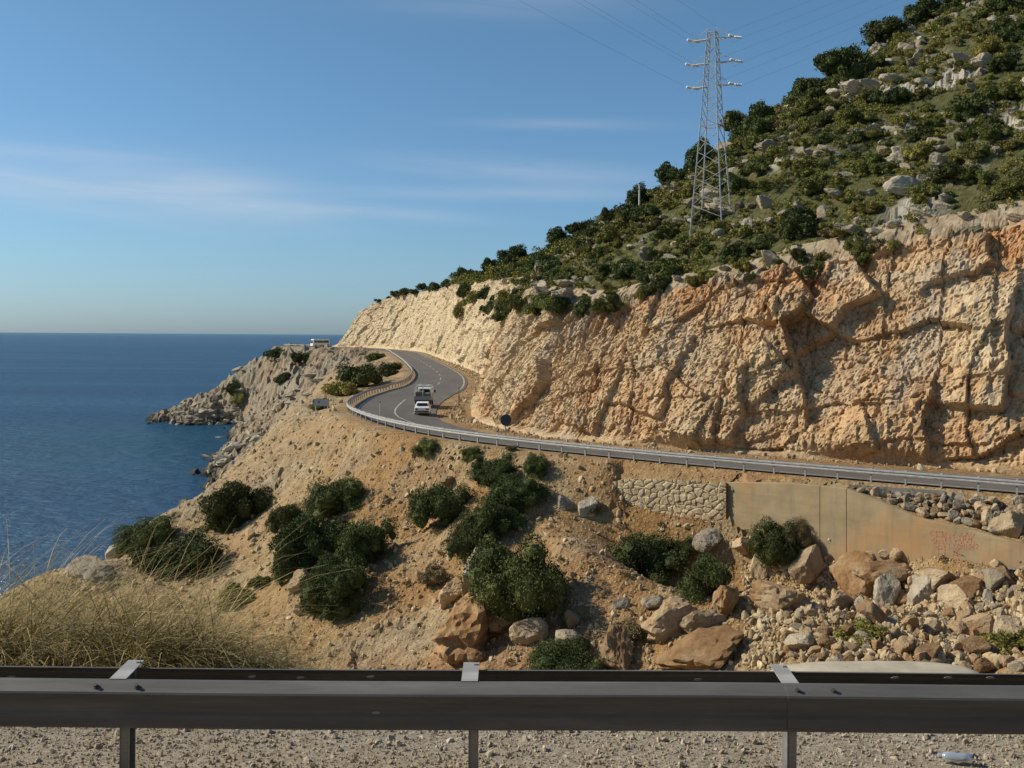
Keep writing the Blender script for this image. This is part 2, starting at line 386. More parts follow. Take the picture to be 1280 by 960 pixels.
def road_pt(i, off, dz=0.):
    z = RP[i, 2]-bank[i]*min(off, 9.5)/9.5+dz
    return (RP[i, 0]+NG[i, 0]*off, RP[i, 1]+NG[i, 1]*off, CZ+z)
def rail_offset(P):
    """nearest station index, signed offset (+ towards the hill), past the ends counts as valley side"""
    idx = np.zeros(len(P), int); off = np.zeros(len(P))
    for a in range(0, len(P), 20000):
        Q = P[a:a+20000]
        D = (Q[:, None, 0]-RP[None, ::3, 0])**2+(Q[:, None, 1]-RP[None, ::3, 1])**2
        i = np.minimum(D.argmin(1)*3, len(RP)-1)
        v = Q-RP[i, :2]
        o = (v*NG[i]).sum(1); al = (v*TG[i]).sum(1)
        last = i >= len(RP)-4
        o = np.where(last & (al > 1.5), -np.sqrt((v*v).sum(1)), o)
        idx[a:a+20000] = i; off[a:a+20000] = o
    return idx, off

# ------------------------------------------------------------------ lower terrain: control points (pixel + distance, or x, y, z)
GC = [(1280, 722, 52), (1280, 835, 41), (1180, 706, 55), (1100, 690, 58.5), (1100, 770, 50), (1100, 835, 42.5), (1000, 668, 61.5), (960, 668, 62.5), (960, 750, 53), (960, 835, 45), (1400, 730, 47), (1400, 835, 37),
      (905, 662, 64), (830, 645, 66.3), (830, 735, 57), (830, 835, 48.5), (745, 630, 68.5), (740, 690, 61.5), (740, 835, 50.5), (640, 667, 66), (640, 835, 52.5), (560, 662, 69), (560, 835, 54.5),
      (500, 670, 73.5), (500, 835, 56.5), (400, 522, 107), (400, 600, 88), (400, 700, 72), (400, 835, 58.5), (350, 562, 108), (350, 640, 88), (350, 740, 71),
      (300, 572, 119), (300, 650, 93), (300, 740, 75), (300, 835, 60.5), (200, 645, 100), (200, 700, 85), (200, 835, 62), (100, 702, 83), (100, 760, 72), (100, 835, 62.5), (0, 745, 75), (0, 835, 62),
      (360, 513, 142), (400, 487, 172), (440, 456, 215), (470, 462, 210), (450, 478, 172), (440, 500, 130), (415, 505, 128),
      (280, 562, 283), (330, 522, 272), (380, 490, 258), (420, 466, 245), (270, 580, 278), (310, 562, 255), (350, 530, 240),
      (345, 433, 424), (320, 450, 424), (300, 466, 423), (250, 496, 411), (275, 483, 418), (228, 511, 405), (212, 525, 403), (290, 531, 396), (318, 500, 398), (350, 470, 380), (400, 450, 340), (335, 505, 375), (430, 437, 392), (455, 445, 320), (370, 436, 410), (385, 440, 395)]
GX = [(-42, 128, -26), (-45, 108, -29), (-46, 90, -30), (-50, 80, -31), (-52, 140, -38), (-58, 115, -39), (-60, 95, -40), (-66, 80, -40), (-42, 150, -23), (-46, 180, -24), (-50, 212, -22),
      (-60, 215, -37), (-60, 185, -39), (-138, 452, -34), (-112, 465, -24), (-165, 440, -42), (-146, 385, -41), (-112, 372, -40), (-92, 322, -40), (-100, 285, -42), (-100, 250, -45), (-100, 200, -45), (-80, 150, -45), (-80, 60, -43),
      (-200, 400, -47), (-180, 300, -47), (-70, 495, -20), (-150, 500, -45), (0, 33, -17.5), (-20, 33, -20), (-40, 33, -28), (20, 33, -15.5), (0, 20, -13.5), (-15, 18, -15), (-30, 18, -26), (15, 18, -11.5), (30, 24, -11), (45, 35, -10.5)]
CP = [(x, y, z-CZ) for x, y, z in (at(*g) for g in GC)]+[(x, y, z) for x, y, z in GX]
CP += [tuple(RP[i]-np.array([NG[i, 0]*.8, NG[i, 1]*.8, .1])) for i in range(0, len(RP), 24)]
CP = np.array(CP); MQ = 4.0
def _phi(A, B): return -np.sqrt((A[:, None, 0]-B[None, :, 0])**2+(A[:, None, 1]-B[None, :, 1])**2+MQ*MQ)
_n = len(CP); _A = np.zeros((_n+1, _n+1)); _A[:_n, :_n] = _phi(CP, CP)+np.eye(_n)*1e-6; _A[:_n, _n] = 1; _A[_n, :_n] = 1
_W = np.linalg.solve(_A, np.concatenate([CP[:, 2], [0]]))
def ground0(P):
    o = np.zeros(len(P))
    for a in range(0, len(P), 50000): o[a:a+50000] = _phi(P[a:a+50000], CP) @ _W[:_n]+_W[_n]
    return o
# the two retaining walls: line of the face in plan, top edge height along it
def line_pt(A, B, u, v):
    a, b = ray(u, v); ax, ay = A; dx, dy = B[0]-ax, B[1]-ay
    t = (a*ay-ax)/(dx-a*dy); d = ay+t*dy
    return t, (a*d, d, CZ+b*d)
CW = ((.2144*64.9, 64.9), (.544*51.6, 51.6)); SW = ((.0896*69.2, 69.2), (.2144*64.6, 64.6))
CWT = [(908, 603), (985, 604), (1058, 611), (1100, 627), (1150, 648), (1210, 662), (1290, 684), (1330, 694), (1450, 722)]
SWT = [(752, 604), (790, 598), (850, 600), (908, 603)]
def wall_top(W, T):
    q = [line_pt(*W, u, v) for u, v in T]; return [a for a, _ in q], [p[2]-CZ for _, p in q]
CWX, CWZ = wall_top(CW, CWT); SWX, SWZ = wall_top(SW, SWT)
def ground_z(P, detail=True):
    z = ground0(P); i, off = rail_offset(P)
    zr = RP[i, 2]-bank[i]*np.clip(off, 0, 9.5)/9.5
    w = sstep(-3.6, -.9, off)
    n3 = np.column_stack([P, z])
    rock = np.zeros(len(P)); scree = np.zeros(len(P))
    shore = sstep(-22, -30, z)
    far = sstep(215, 260, P[:, 1])*sstep(-38, -55, P[:, 0])
    rock = np.clip(np.maximum(shore, far*.9)+sstep(.15, .4, fbm(np.column_stack([P*.07, z*.07]), 4, 5))*.55*sstep(-1, -4, off), 0, 1)
    scree = sstep(-8, -26, P[:, 0])*sstep(60, 80, P[:, 1])
    if detail:
        f1, e1 = facets(n3/np.array([3.2, 3.2, 2.2]), 11, .9); f2, e2 = facets(n3/np.array([1.1, 1.1, .9]), 12, .9)
        f0, _ = facets(n3/np.array([9, 9, 6]), 13, .8)
        am = np.clip(rock, .13, 1)
        bump = 1.1*fbm(n3*.11, 4, 3)+am*(.75*f1+.28*f2)+rock*far*1.8*f0+rock*far*.6*f1+.15*fbm(n3*.9, 4, 9)+.045*facets(n3/.45, 14, .9)[0]
        bump = bump*sstep(-.9, -3.5, off)*sstep(8.2, 12, P[:, 1])*(1-.65*sstep(1, 7, P[:, 0])*sstep(-13, -7, off)*sstep(42, 48, P[:, 1])*(1-sstep(70, 77, P[:, 1])))
        z = z+bump
    for (A, B), TX, TZ, tmax, DR in ((CW, CWX, CWZ, CWX[-1], [2.6, 2.6, 2.6, 2.2, 1.6, 1.35, 1.1, .9, .8]), (SW, SWX, SWZ, 1.02, [.6, 1.5, 2.1, 2.4])):
        d = np.array([B[0]-A[0], B[1]-A[1]]); L = np.linalg.norm(d); d /= L
        v = P-np.array(A); ta = (v @ d)/L; e = v @ np.array([-d[1], d[0]])
        e = np.where(ta*0+1 > 0, e, e)
        inn = (ta > -.01) & (ta < tmax) & (e > .22) & (off < -.15)
        bl = sstep(.0, .28, ta) if A is SW[0] else 1.
        zt = np.interp(ta, TX, TZ)-.05
        ww = e/(e+np.maximum(-off, 1e-3))
        z = np.where(inn, (zt+(zr-.07-zt)*ww-1.2)*bl+z*(1-bl), z)
        infr = (ta > (.03 if A is SW[0] else -.03)) & (ta < tmax) & (e <= .22) & (e > -1.0)
        z = np.where(infr, np.minimum(z, zt-np.interp(ta, TX, DR)*sstep(-1.2, -.3, e)-.3), z)
        w = np.where(inn | infr, np.where(off > -.15, w, w*(1-bl)), w)
    z = z*(1-w)+(zr-.07)*w
    # the near verge drops away behind the near barrier
    edge = 8.15+.2*vnoise(np.column_stack([P[:, 0]*.5, P[:, 0]*0, P[:, 0]*0]), 4)
    wv = sstep(0, 5, P[:, 1]-edge)
    z = z*wv+(-2.90-.6*np.clip(P[:, 1]-edge, 0, 9))*(1-wv)
    return z, np.where(off > -1, 0, rock), scree, off

# ------------------------------------------------------------------ hill above the road cut
def hill_z(P):
    """height (camera-relative), distance from the foot of the cut, distance of the cut's upper edge"""
    z = np.zeros(len(P)); t = np.zeros(len(P)); tt = np.zeros(len(P)); kq = RKK[st] if False else RKK[::4]
    st = slice(None, None, 4)
    fx, fy = FT[st, 0], FT[st, 1]; ztop = FZ[st]+fhc[st]; sl = fsl[st]; te = ftt[st]; nx, ny = FNG[st, 0], FNG[st, 1]
    for a in range(0, len(P), 20000):
        Q = P[a:a+20000]
        vx, vy = Q[:, None, 0]-fx[None], Q[:, None, 1]-fy[None]
        D = np.sqrt(vx*vx+vy*vy); j = D.argmin(1); dm = D.min(1)
        L = 1+.10*dm
        w = np.exp(-(D-dm[:, None])/L[:, None])
        zz = ztop[None]+sl[None]*np.maximum(D-te[None], -2)
        r = np.arange(len(Q))
        z[a:a+20000] = (w*zz).sum(1)/w.sum(1)
        sgn = np.sign(vx[r, j]*nx[j]+vy[r, j]*ny[j])
        t[a:a+20000] = np.where(kq[j] > 12.4, -9, dm*sgn); tt[a:a+20000] = te[j]
    return z, t, tt
def hill_full(P):
    z, t, tt = hill_z(P)
    n3 = np.column_stack([P, z])
    q = n3 @ np.array([[.94, .0, .34], [0, 1, 0], [-.34, 0, .94]])
    f1, _ = facets(q/np.array([4.5, 4.5, 2.2]), 31, .9); f2, _ = facets(q/np.array([1.6, 1.6, .9]), 32, .9)
    rk = sstep(.02, .3, fbm(n3*.09, 4, 33))
    ed = sstep(-1, 5, t-tt)*.85+.15
    z = z+.9*fbm(n3*.06, 3, 34)*ed+rk*ed*(.9*f1+.35*f2)+.15*f2
    return z, t, tt, rk

# ------------------------------------------------------------------ build terrain meshes
def fan(a0, a1, na, d0, d1, nd):
    A = np.linspace(a0, a1, na); D = np.exp(np.linspace(math.log(d0), math.log(d1), nd))
    dd, aa = np.meshgrid(D, A, indexing='ij')
    return np.column_stack([(aa*dd).ravel(), dd.ravel()])
NA, ND = 560, 900
P = fan(-.78, .82, NA, 7.7, 520, ND)
gz, grock, gscree, goff = ground_z(P)
V = np.column_stack([P, gz+CZ])
okv = ((goff < 15.5) & (gz > -CZ-2.5)).reshape(ND, NA)
keep = okv[:-1, :-1] | okv[1:, 1:] | okv[1:, :-1] | okv[:-1, 1:]
GF = grid_faces(ND, NA, keep)
me = np_mesh('slope_terrain', V, GF, False); attr(me, 'rock', grock); attr(me, 'scree', gscree)
tag(link('slope_terrain', me, M['ground']), kind='structure')
BG = BVHTree.FromPolygons(V.tolist(), GF.tolist())

NA2, ND2 = 420, 560
P2 = fan(-.24, .86, NA2, 60, 500, ND2)
hz, ht, htt, hrk = hill_full(P2)
hz = hz-.5*np.clip(htt+2.2-ht, 0, 1.5)
V2 = np.column_stack([P2, hz+CZ])
okv = (ht > htt+.6).reshape(ND2, NA2)
HF = grid_faces(ND2, NA2, okv[:-1, :-1] & okv[1:, 1:] & okv[1:, :-1] & okv[:-1, 1:])
me = np_mesh('hill', V2, HF, False); attr(me, 'rock', hrk)
tag(link('hill', me, M['hill']), kind='structure')
BH = BVHTree.FromPolygons(V2.tolist(), HF.tolist())

# the road cut: a dense strip from the foot to just past its upper edge
ks = np.interp([.55, 4.2, 9, 12.62], RKK, np.arange(len(RKK)))
st = np.concatenate([np.arange(ks[0], ks[1], .28), np.arange(ks[1], ks[2], .6), np.arange(ks[2], ks[3], 1.1)])
def smp(a): return np.interp(st, np.arange(len(a)), a)
fx, fy, fz, nx, ny, hc, tt_, kk = (smp(a) for a in (FT[:, 0], FT[:, 1], FZ, FNG[:, 0], FNG[:, 1], fhc, ftt, RKK))
sa = st*.5
edge = .9*fbm(np.column_stack([sa*.22, sa*0, sa*0]), 4, 41)+.5*np.sign(vnoise(np.column_stack([sa*.5, sa*0, sa*0]), 42))*.6
NR = 150
rr = np.concatenate([np.linspace(-.03, 1, NR-12), 1+np.linspace(.015, .42, 12)])
Rr, _ = np.meshgrid(rr, st, indexing='ij')
up = np.clip(Rr, None, 1); ov = np.clip(Rr-1, 0, None)
prof = .10*up+.90*np.clip(up, 0, 1)**1.15
T = tt_[None]*prof+ov*8
Z = fz[None]+(hc+edge)[None]*up
X = fx[None]+nx[None]*T; Y = fy[None]+ny[None]*T
lip = np.where(ov > 0)
lz = hill_full(np.column_stack([X[lip], Y[lip]]))[0]
Z[lip] = (fz[None]+(hc+edge)[None]+0*Z)[lip]*(1-sstep(0, .16, ov[lip]))+(lz+.12)*sstep(0, .16, ov[lip])-np.maximum(0, ov[lip]-.33)*9
C3 = np.column_stack([X.ravel(), Y.ravel(), Z.ravel()])
Sg = np.broadcast_to(sa[None], Rr.shape).ravel()
# fracture space: along the face, up the face (sheared so that the joints lean), depth
sh_ = .08+.45*sstep(2.4, 3.6, np.broadcast_to(kk[None], Rr.shape).ravel())
q = np.column_stack([Sg+sh_*Z.ravel(), Z.ravel()+.10*Sg, T.ravel()])
q = q+.55*np.column_stack([fbm(C3*.25, 3, 51), fbm(C3*.25, 3, 52), fbm(C3*.25, 3, 53)])
f0, _ = facets(q/np.array([8.0, 6.0, 8]), 61, .8); f1, e1 = facets(q/np.array([2.4, 3.2, 3]), 62, 1.0); f2, e2 = facets(q/np.array([.85, 1.25, 1.1]), 63, 1.1); f3, e3 = facets(q/np.array([.36, .5, .45]), 64, 1.1)
K = np.broadcast_to(kk[None], Rr.shape).ravel()
side = sstep(2.6, 3.6, K); faraway = sstep(7, 10, K)
lay = (q[:, 1]+.5*fbm(C3*.2, 3, 55))/1.45; li = np.floor(lay); lf = lay-li
bed = (_h(li, li*0+3, np.floor(q[:, 0]/7), 77)-.5)*1.0
fv, ev = facets(q/np.array([3.4, 11, 6]), 68, .7)
disp = (1.0-.35*side)*f0+(.10+.20*side)*f1+.34*fv*(1-side)+.11*f2+.11*f3*(1-faraway)+.09*fbm(C3*2.6, 4, 57)+bed*.45*(1-.6*side)-.10*(ev < .03)*(1-side)
disp = disp-.10*(e1 < .04)*side-.09*(e2 < .06)
rib = np.abs(fbm(np.column_stack([(Sg+.35*Z.ravel())*.22, Z.ravel()*.03, Sg*0]), 3, 66))
disp = disp+side*(1.3*rib-.45)*(1-.2*faraway)
pu = 640+C3[:, 0]/C3[:, 1]*F; pv = VAX-C3[:, 2]/C3[:, 1]*F
wob = 9*fbm(C3*.5, 3, 91); wob2 = 9*fbm(C3*.5, 3, 92)
for cu, cv_, hx, hy, ang, am_ in ((985, 395, 110, 42, -32, 1.5), (1100, 520, 62, 62, 8, 1.35), (1205, 420, 60, 85, 5, 1.5), (1020, 560, 75, 30, -20, .9), (870, 500, 60, 70, 12, 1.1), (940, 470, 45, 30, -35, .9), (1170, 330, 70, 30, -18, 1.0), (800, 450, 50, 60, 18, .9), (1255, 545, 50, 40, 10, .9), (730, 470, 40, 60, 25, .8)):
    a_ = R(ang); xx = (pu-cu)*math.cos(a_)+(pv-cv_)*math.sin(a_)+wob; yy = -(pu-cu)*math.sin(a_)+(pv-cv_)*math.cos(a_)+wob2
    disp = disp+.78*am_*sstep(-hx*1.1, hx*.3, xx)*sstep(hx+2, hx-1, xx)*sstep(-hy*1.3, -hy*.2, yy)*sstep(hy+2, hy-1, yy)
damp = (sstep(0, .07, Rr)*sstep(1.22, 1.0, Rr)).ravel()
disp = disp*damp*np.clip(np.broadcast_to((hc/8)[None], Rr.shape).ravel(), 0, 1)
NX = np.broadcast_to(nx[None], Rr.shape).ravel(); NY = np.broadcast_to(ny[None], Rr.shape).ravel()
CV = C3+np.column_stack([-NX*disp*.93, -NY*disp*.93, disp*.28+CZ])
CF = grid_faces(NR, len(st))[:, ::-1]
me = np_mesh('cliff', CV, CF, False)
hgt = np.clip(Rr, 0, 1).ravel()
org = sstep(.05, .5, fbm(C3*.16, 4, 71))*.5+sstep(.74, .95, hgt+.25*fbm(C3*.35, 3, 72))*.6*(1-side)*sstep(-.2, .2, fbm(C3*.08, 2, 74))+.35*sstep(.1, .4, fbm(q*.12, 3, 73))*(1-side)
attr(me, 'lip', np.clip((Rr-.99)*10+.5*fbm(C3*.5, 3, 79).reshape(Rr.shape), 0, 1).ravel())
attr(me, 'orange', np.clip(org*(1-.75*sstep(3.3, 5.5, K)), 0, 1)); attr(me, 'pale', np.clip(.12+.5*sstep(.0, .35, fbm(C3*.11, 4, 87))+.75*sstep(3.6, 7, K), 0, 1))
tag(link('cliff', me, M['cliff']), kind='structure')
BC = BVHTree.FromPolygons(CV.tolist(), CF.tolist())

def wall_px(W, u, v, fwd=0.):
    t_, p = line_pt(*W, u, v); d = Vector((W[1][0]-W[0][0], W[1][1]-W[0][1], 0)).normalized(); n = Vector((-d.y, d.x, 0))
    return Vector(p)-n*fwd
def wall_back(W): d = Vector((W[1][0]-W[0][0], W[1][1]-W[0][1], 0)).normalized(); return Vector((-d.y, d.x, 0))
# earth bank between the walls' top edge and the road edge
bu = np.concatenate([np.linspace(751, 908, 240), np.linspace(908.5, 1450, 520)]); rows = []
for u in bu:
    W_ = SW if u <= 908 else CW; T_ = SWT if u <= 908 else CWT
    v = np.interp(u, [a for a, _ in T_], [b_ for _, b_ in T_]); p0 = wall_px(W_, u, v, -.30); p0.z -= .06
    i_, o_ = rail_offset(np.array([[p0.x, p0.y]])); p1 = Vector(road_pt(int(i_[0]), .05, -.045)) if o_[0] < -.2 else p0+wall_back(W_)*.5
    rows.append([tuple(p0.lerp(p1, q)) for q in np.linspace(0, 1, 16)])
EB = np.array(rows).transpose(1, 0, 2).reshape(-1, 3); wq = np.repeat(np.sin(np.linspace(0, np.pi, 16)), len(bu))
EB[:, 2] += wq*(.10*facets(EB/.5, 301, .9)[0]+.18*fbm(EB*.8, 4, 302))
me = np_mesh('embankment', EB, grid_faces(16, len(bu)), False); attr(me, 'rock', EB[:, 0]*0); attr(me, 'scree', EB[:, 0]*0+.5)
tag(link('embankment', me, M['ground']), kind='structure')
BE = BVHTree.FromPolygons(EB.tolist(), grid_faces(16, len(bu)).tolist())
EYE = Vector((0, 0, CZ))
def cast(u, v, trees=None):
    a, b = ray(u, v); d = Vector((a, 1, b)).normalized(); best = None
    for T_ in (trees or (BG, BH, BC, BE)):
        loc, n, i, dist = T_.ray_cast(EYE, d)
        if loc is not None and (best is None or dist < best[2]): best = (loc, n, dist)
    return best
def drop(x, y, trees=None):
    best = None
    for T_ in (trees or (BG, BH, BC, BE)):
        loc, n, i, dist = T_.ray_cast(Vector((x, y, 400)), Vector((0, 0, -1)))
        if loc is not None and (best is None or loc.z > best[0].z): best = (loc, n)
    return best
def seen(p, trees=(BG, BH, BC), tol=2.5):
    d = p-EYE; L = d.length; d.normalize()
    for T_ in trees:
        loc, n, i, dist = T_.ray_cast(EYE, d, L-tol)
        if loc is not None: return False
    return True
def pix(p):
    x, z = p.x/p.y*F, -(p.z-CZ)/p.y*F
    return 640+x-z*ROLL, VAX+z+x*ROLL

# sea to the horizon, with its surface at z = 0
b = MB()
rad = [0, 400, 2000, 9000, 40000, 150000]
b.quad((-150000, -2000, 0), (150000, -2000, 0), (150000, 150000, 0), (-150000, 150000, 0))
tag(b.build('sea', M['sea']), kind='structure')

# far road surface and its markings
def ribbon(i0, i1, offs, dz, step=1):
    ii = list(range(i0, i1, step)); V_, Fs = [], []
    for i in ii: V_ += [road_pt(i, o, dz) for o in offs]
    k = len(offs)
    for a in range(len(ii)-1):
        for c in range(k-1): Fs.append((a*k+c, a*k+c+1, (a+1)*k+c+1, (a+1)*k+c))
    return V_, Fs
nR = len(RP)
b = MB(); b.add(*ribbon(0, nR, [.55, 1.5, 3, 5, 7, 8.5, 9.7], .0)); road = tag(b.build('road', M['asphalt'], smooth=True), kind='structure')
b = MB()
for o in (1.15, 9.15): b.add(*ribbon(0, nR, [o-.09, o+.09], .006))
iA, iB = int(np.interp(3.0, RKK, np.arange(nR))), int(np.interp(5.05, RKK, np.arange(nR)))
b.add(*ribbon(iA, iB, [5.0, 5.16], .006))
for i in range(iB, nR-20, 24): b.add(*ribbon(i, i+10, [5.0, 5.16], .006))
for i in range(0, iA-10, 24): b.add(*ribbon(i, i+10, [5.0, 5.16], .006))
tag(b.build('road_marking', M['paint']), kind='structure')

# near road under the camera, near verge of gravel
b = MB(); b.quad((-90, -7, CZ-2.87), (90, -7, CZ-2.87), (90, 4.9, CZ-2.87), (-90, 4.9, CZ-2.87)); tag(b.build('near_road', M['asphalt']), kind='structure')
gx, gy = np.meshgrid(np.arange(-9, 9, .04), np.arange(4.9, 9.4, .03), indexing='xy')
Q = np.column_stack([gx.ravel(), gy.ravel(), 0*gx.ravel()])
f1, e1 = facets(Q/np.array([.075, .04, 1])+.3*np.column_stack([fbm(Q*9, 2, 85), fbm(Q*9, 2, 86), Q[:, 0]*0]), 81, .5); f2, _ = facets(Q/np.array([.03, .03, 1]), 82, .5)
zz = -2.84+.03*fbm(Q*.9, 3, 83)+.006*f1-.6*np.clip(Q[:, 1]-8.1, 0, 3)
me = np_mesh('gravel_verge', np.column_stack([Q[:, :2], zz+CZ]), grid_faces(*gx.shape), False)
tag(link('gravel_verge', me, M['gravel']), kind='structure')
b = MB()
for sx in (-1, 1): b.quad((sx*8.9, 4.9, CZ-2.86), (sx*90, 4.9, CZ-2.86), (sx*90, 9, CZ-2.9), (sx*8.9, 9, CZ-2.9))
tag(b.build('outer_verge', M['gravel']), kind='structure')

# ------------------------------------------------------------------ rocks
def ico(sub):
    bm_ = __import__('bmesh').new(); __import__('bmesh').ops.create_icosphere(bm_, subdivisions=sub, radius=1)
    V_ = np.array([v.co[:] for v in bm_.verts]); Fs = np.array([[v.index for v in f.verts] for f in bm_.faces]); bm_.free(); return V_, Fs
def rock_shape(sub, seed, ncut=13, rough=.08, flat=.75):
    V_, Fs = ico(sub); r = np.random.default_rng(seed)
    N = r.normal(size=(ncut, 3)); N /= np.linalg.norm(N, axis=1)[:, None]
    d = r.uniform(.5, .95, ncut)
    s = np.min(np.where(V_ @ N.T > .05, d[None]/np.maximum(V_ @ N.T, .05), 9), 1)
    s = np.minimum(s, 1.12)
    V_ = V_*s[:, None]
    V_ = V_*(1+.8*rough*fbm(V_*1.6+seed, 5, seed)[:, None])
    if sub >= 3:
        f, e = facets(V_*2.2+seed*3.1, seed, .8); f_2, e = facets(V_*5.5+seed*1.7, seed+9, .9); V_ = V_*(1+rough*.5*f+rough*.35*f_2+.35*rough*fbm(V_*7, 2, seed))[:, None]
    V_ = V_*np.array([1, r.uniform(.7, 1), r.uniform(.55, .9)*flat/.75])
    return V_, Fs
ROCKS = []
for k in range(9):
    V_, Fs = rock_shape(4, 100+k, 9); ROCKS.append(np_mesh('boulder_shape', V_, Fs, False))
LEDGE = []
for k in range(6):
    V_, Fs = rock_shape(4, 200+k, 10, .12, .8)
    zq = V_[:, 2]*5.5+.5*fbm(V_*1.5, 2, k); li_ = np.floor(zq); fr = zq-li_
    V_[:, :2] *= (1+.20*(_h(li_, li_*0+k, li_*0, 5)-.5)-.06*(fr < .15))[:, None]
    LEDGE.append(np_mesh('outcrop_shape', V_*np.array([1.1, 1, 1]), Fs, False))
_mat_copy = {}
def with_mat(me, mk):
    if (me.name, mk) not in _mat_copy:
        c = me.copy(); c.materials.clear(); c.materials.append(M[mk]); _mat_copy[(me.name, mk)] = c
    return _mat_copy[(me.name, mk)]
def rock_obj(name, me, mk, loc, size, label, group=None, sink=.3, rot=None, cat='boulder'):
    o = bpy.data.objects.new(name, with_mat(me, mk)); COL.objects.link(o)
    sx, sy, sz = size if hasattr(size, '__len__') else (size, size, size)
    o.scale = (sx, sy, sz); o.location = (loc[0], loc[1], loc[2]+sz*(.7-sink*1.4))
    o.rotation_euler = rot or (random.uniform(-.35, .35), random.uniform(-.35, .35), random.uniform(0, 6.28))
    return tag(o, label, cat, group)
SMALL = [rock_shape(1, 300+k, 8, .1) for k in range(10)]; SMALL2 = [rock_shape(2, 330+k, 10, .1) for k in range(8)]
class Pile:
    def __init__(s): s.v = []; s.f = []; s.n = 0
    def add(s, loc, size, tmpl):
        V_, Fs = tmpl
        a, bb, c = RNG.uniform(0, 6.28, 3); Rm = np.array(Euler((a*.3, bb*.3, c)).to_matrix())
        s.v.append((V_*np.array([size, size*RNG.uniform(.6, 1), size*RNG.uniform(.5, .9)])) @ Rm.T+np.array(loc)); s.f.append(Fs+s.n); s.n += len(V_)
    def build(s, name, m, label, cat):
        return tag(link(name, np_mesh(name, np.concatenate(s.v), np.concatenate(s.f), False), m), label, cat, kind='stuff')

# loose stones all over the slope, uncountable
pl = Pile(); n = 0
while n < 24000:
    u = RNG.uniform(-40, 1320); v = RNG.uniform(500, 850)
    h = cast(u, v, (BG,))
    if h is None: continue
    p = h[0]
    if p.y < 25 or p.z < .8: continue
    i, o = rail_offset(np.array([[p.x, p.y]]))
    if o[0] > -1.3 and p.y < 330: continue
    dens = .5+.5*vnoise(np.array([[p.x*.12, p.y*.12, 3.]]), 91)[0]
    if RNG.random() > .25+.75*dens: continue
    px = p.y/F
    sz = px*(.7+RNG.pareto(2.2)*.9); sz = min(sz, px*6)
    pl.add((p.x, p.y, p.z+sz*.15), sz, SMALL[RNG.integers(10)] if sz < .25 else SMALL2[RNG.integers(8)]); n += 1
pl.build('loose_stones', M['pebble'], 'loose pale stones and scree scattered over the brown slope', 'scree')
# stones along the foot of the cut
pl = Pile(); ifx = np.interp([.8, 10.5], RKK, np.arange(nR))
for k in range(2600):
    i = int(RNG.uniform(*ifx)); off = 13-abs(RNG.normal(0, 1.2))
    if off < 9.9: continue
    q_ = road_pt(i, off, 0); sz = .06+RNG.pareto(2.5)*.08; sz = min(sz, .5)
    pl.add((q_[0], q_[1], q_[2]+sz*.1), sz, SMALL[RNG.integers(10)])
pl.build('fallen_stones', M['pebble'], 'stones fallen from the road cut along its foot', 'scree')
# gravel stones right beyond the near barrier
pl = Pile()
for k in range(20000):
    x, y = RNG.uniform(-5.2, 5.2), RNG.uniform(6.2, 7.7); sz = .007+RNG.pareto(3)*.008; sz = min(sz, .04)
    pl.add((x, y, CZ-2.838+.03*fbm(np.array([[x, y, 0.]])*.9, 3, 83)[0]+sz*.05), sz, SMALL[RNG.integers(10)])
pl.build('gravel', M['gravel_stone'], 'loose gravel stones on the verge under the near crash barrier', 'gravel')

# ------------------------------------------------------------------ foliage shapes
def leaf_cloud(n, seed, leaf, lumps=9, flat=.8, skirt=.35, core=.72, spiky=0., ragged=.16):
    """A shrub about 2 wide and 1.3 high standing on z = 0: leaf faces over a lumpy volume with a dense dark-twig heart."""
    r = np.random.default_rng(seed)
    th = r.uniform(0, 6.28, lumps); rd = np.sqrt(r.uniform(0, 1, lumps))*.84
    C = np.column_stack([np.cos(th)*rd, np.sin(th)*rd, r.uniform(skirt, .85, lumps)*flat]); C[0] = (0, 0, .6*flat)
    Rr_ = r.uniform(.14, .44, lumps); Rr_[0] = .45
    pk = r.choice(lumps, n, p=Rr_**2/np.sum(Rr_**2))
    D = r.normal(size=(n, 3)); D /= np.linalg.norm(D, axis=1)[:, None]; D[:, 2] = np.where((D[:, 2] < -.35), -D[:, 2], D[:, 2])
    k = 1-np.abs(r.normal(0, ragged, n))+.22*np.maximum(0, r.normal(0, .45, n))
    Pp = C[pk]+D*(Rr_[pk]*k)[:, None]
    Pp = Pp*(1+.12*vnoise(Pp*3+seed, seed)[:, None])
    Pp[:, 2] = np.maximum(Pp[:, 2], .015)
    A = r.normal(size=(n, 3))+D*(.4+spiky); A /= np.linalg.norm(A, axis=1)[:, None]
    B = np.cross(A, r.normal(size=(n, 3))); B /= np.linalg.norm(B, axis=1)[:, None]
    l = leaf*r.uniform(.6, 1.5, n); wd = l*r.uniform(.3, .55, n)
    a = A*l[:, None]; b_ = B*wd[:, None]
    V_ = np.stack([Pp-a*.5, Pp+b_*.5, Pp+a*.6, Pp-b_*.5], 1).reshape(-1, 3)
    Fs = np.arange(4*n).reshape(-1, 4)
    # heart: one lumpy closed body per lump
    iv, if_ = ico(2); vs, fs = [], []; q = len(V_)
    for c, rr_ in zip(C, Rr_):
        x = iv*(1+.2*vnoise(iv*2.5+c*5, seed)[:, None])*rr_*core+c; x[:, 2] = np.maximum(x[:, 2], 0)
        vs.append(x); fs.append(np.column_stack([if_, if_[:, 2]])+q); q += len(iv)
    return V_, Fs, np.concatenate(vs), np.concatenate(fs)
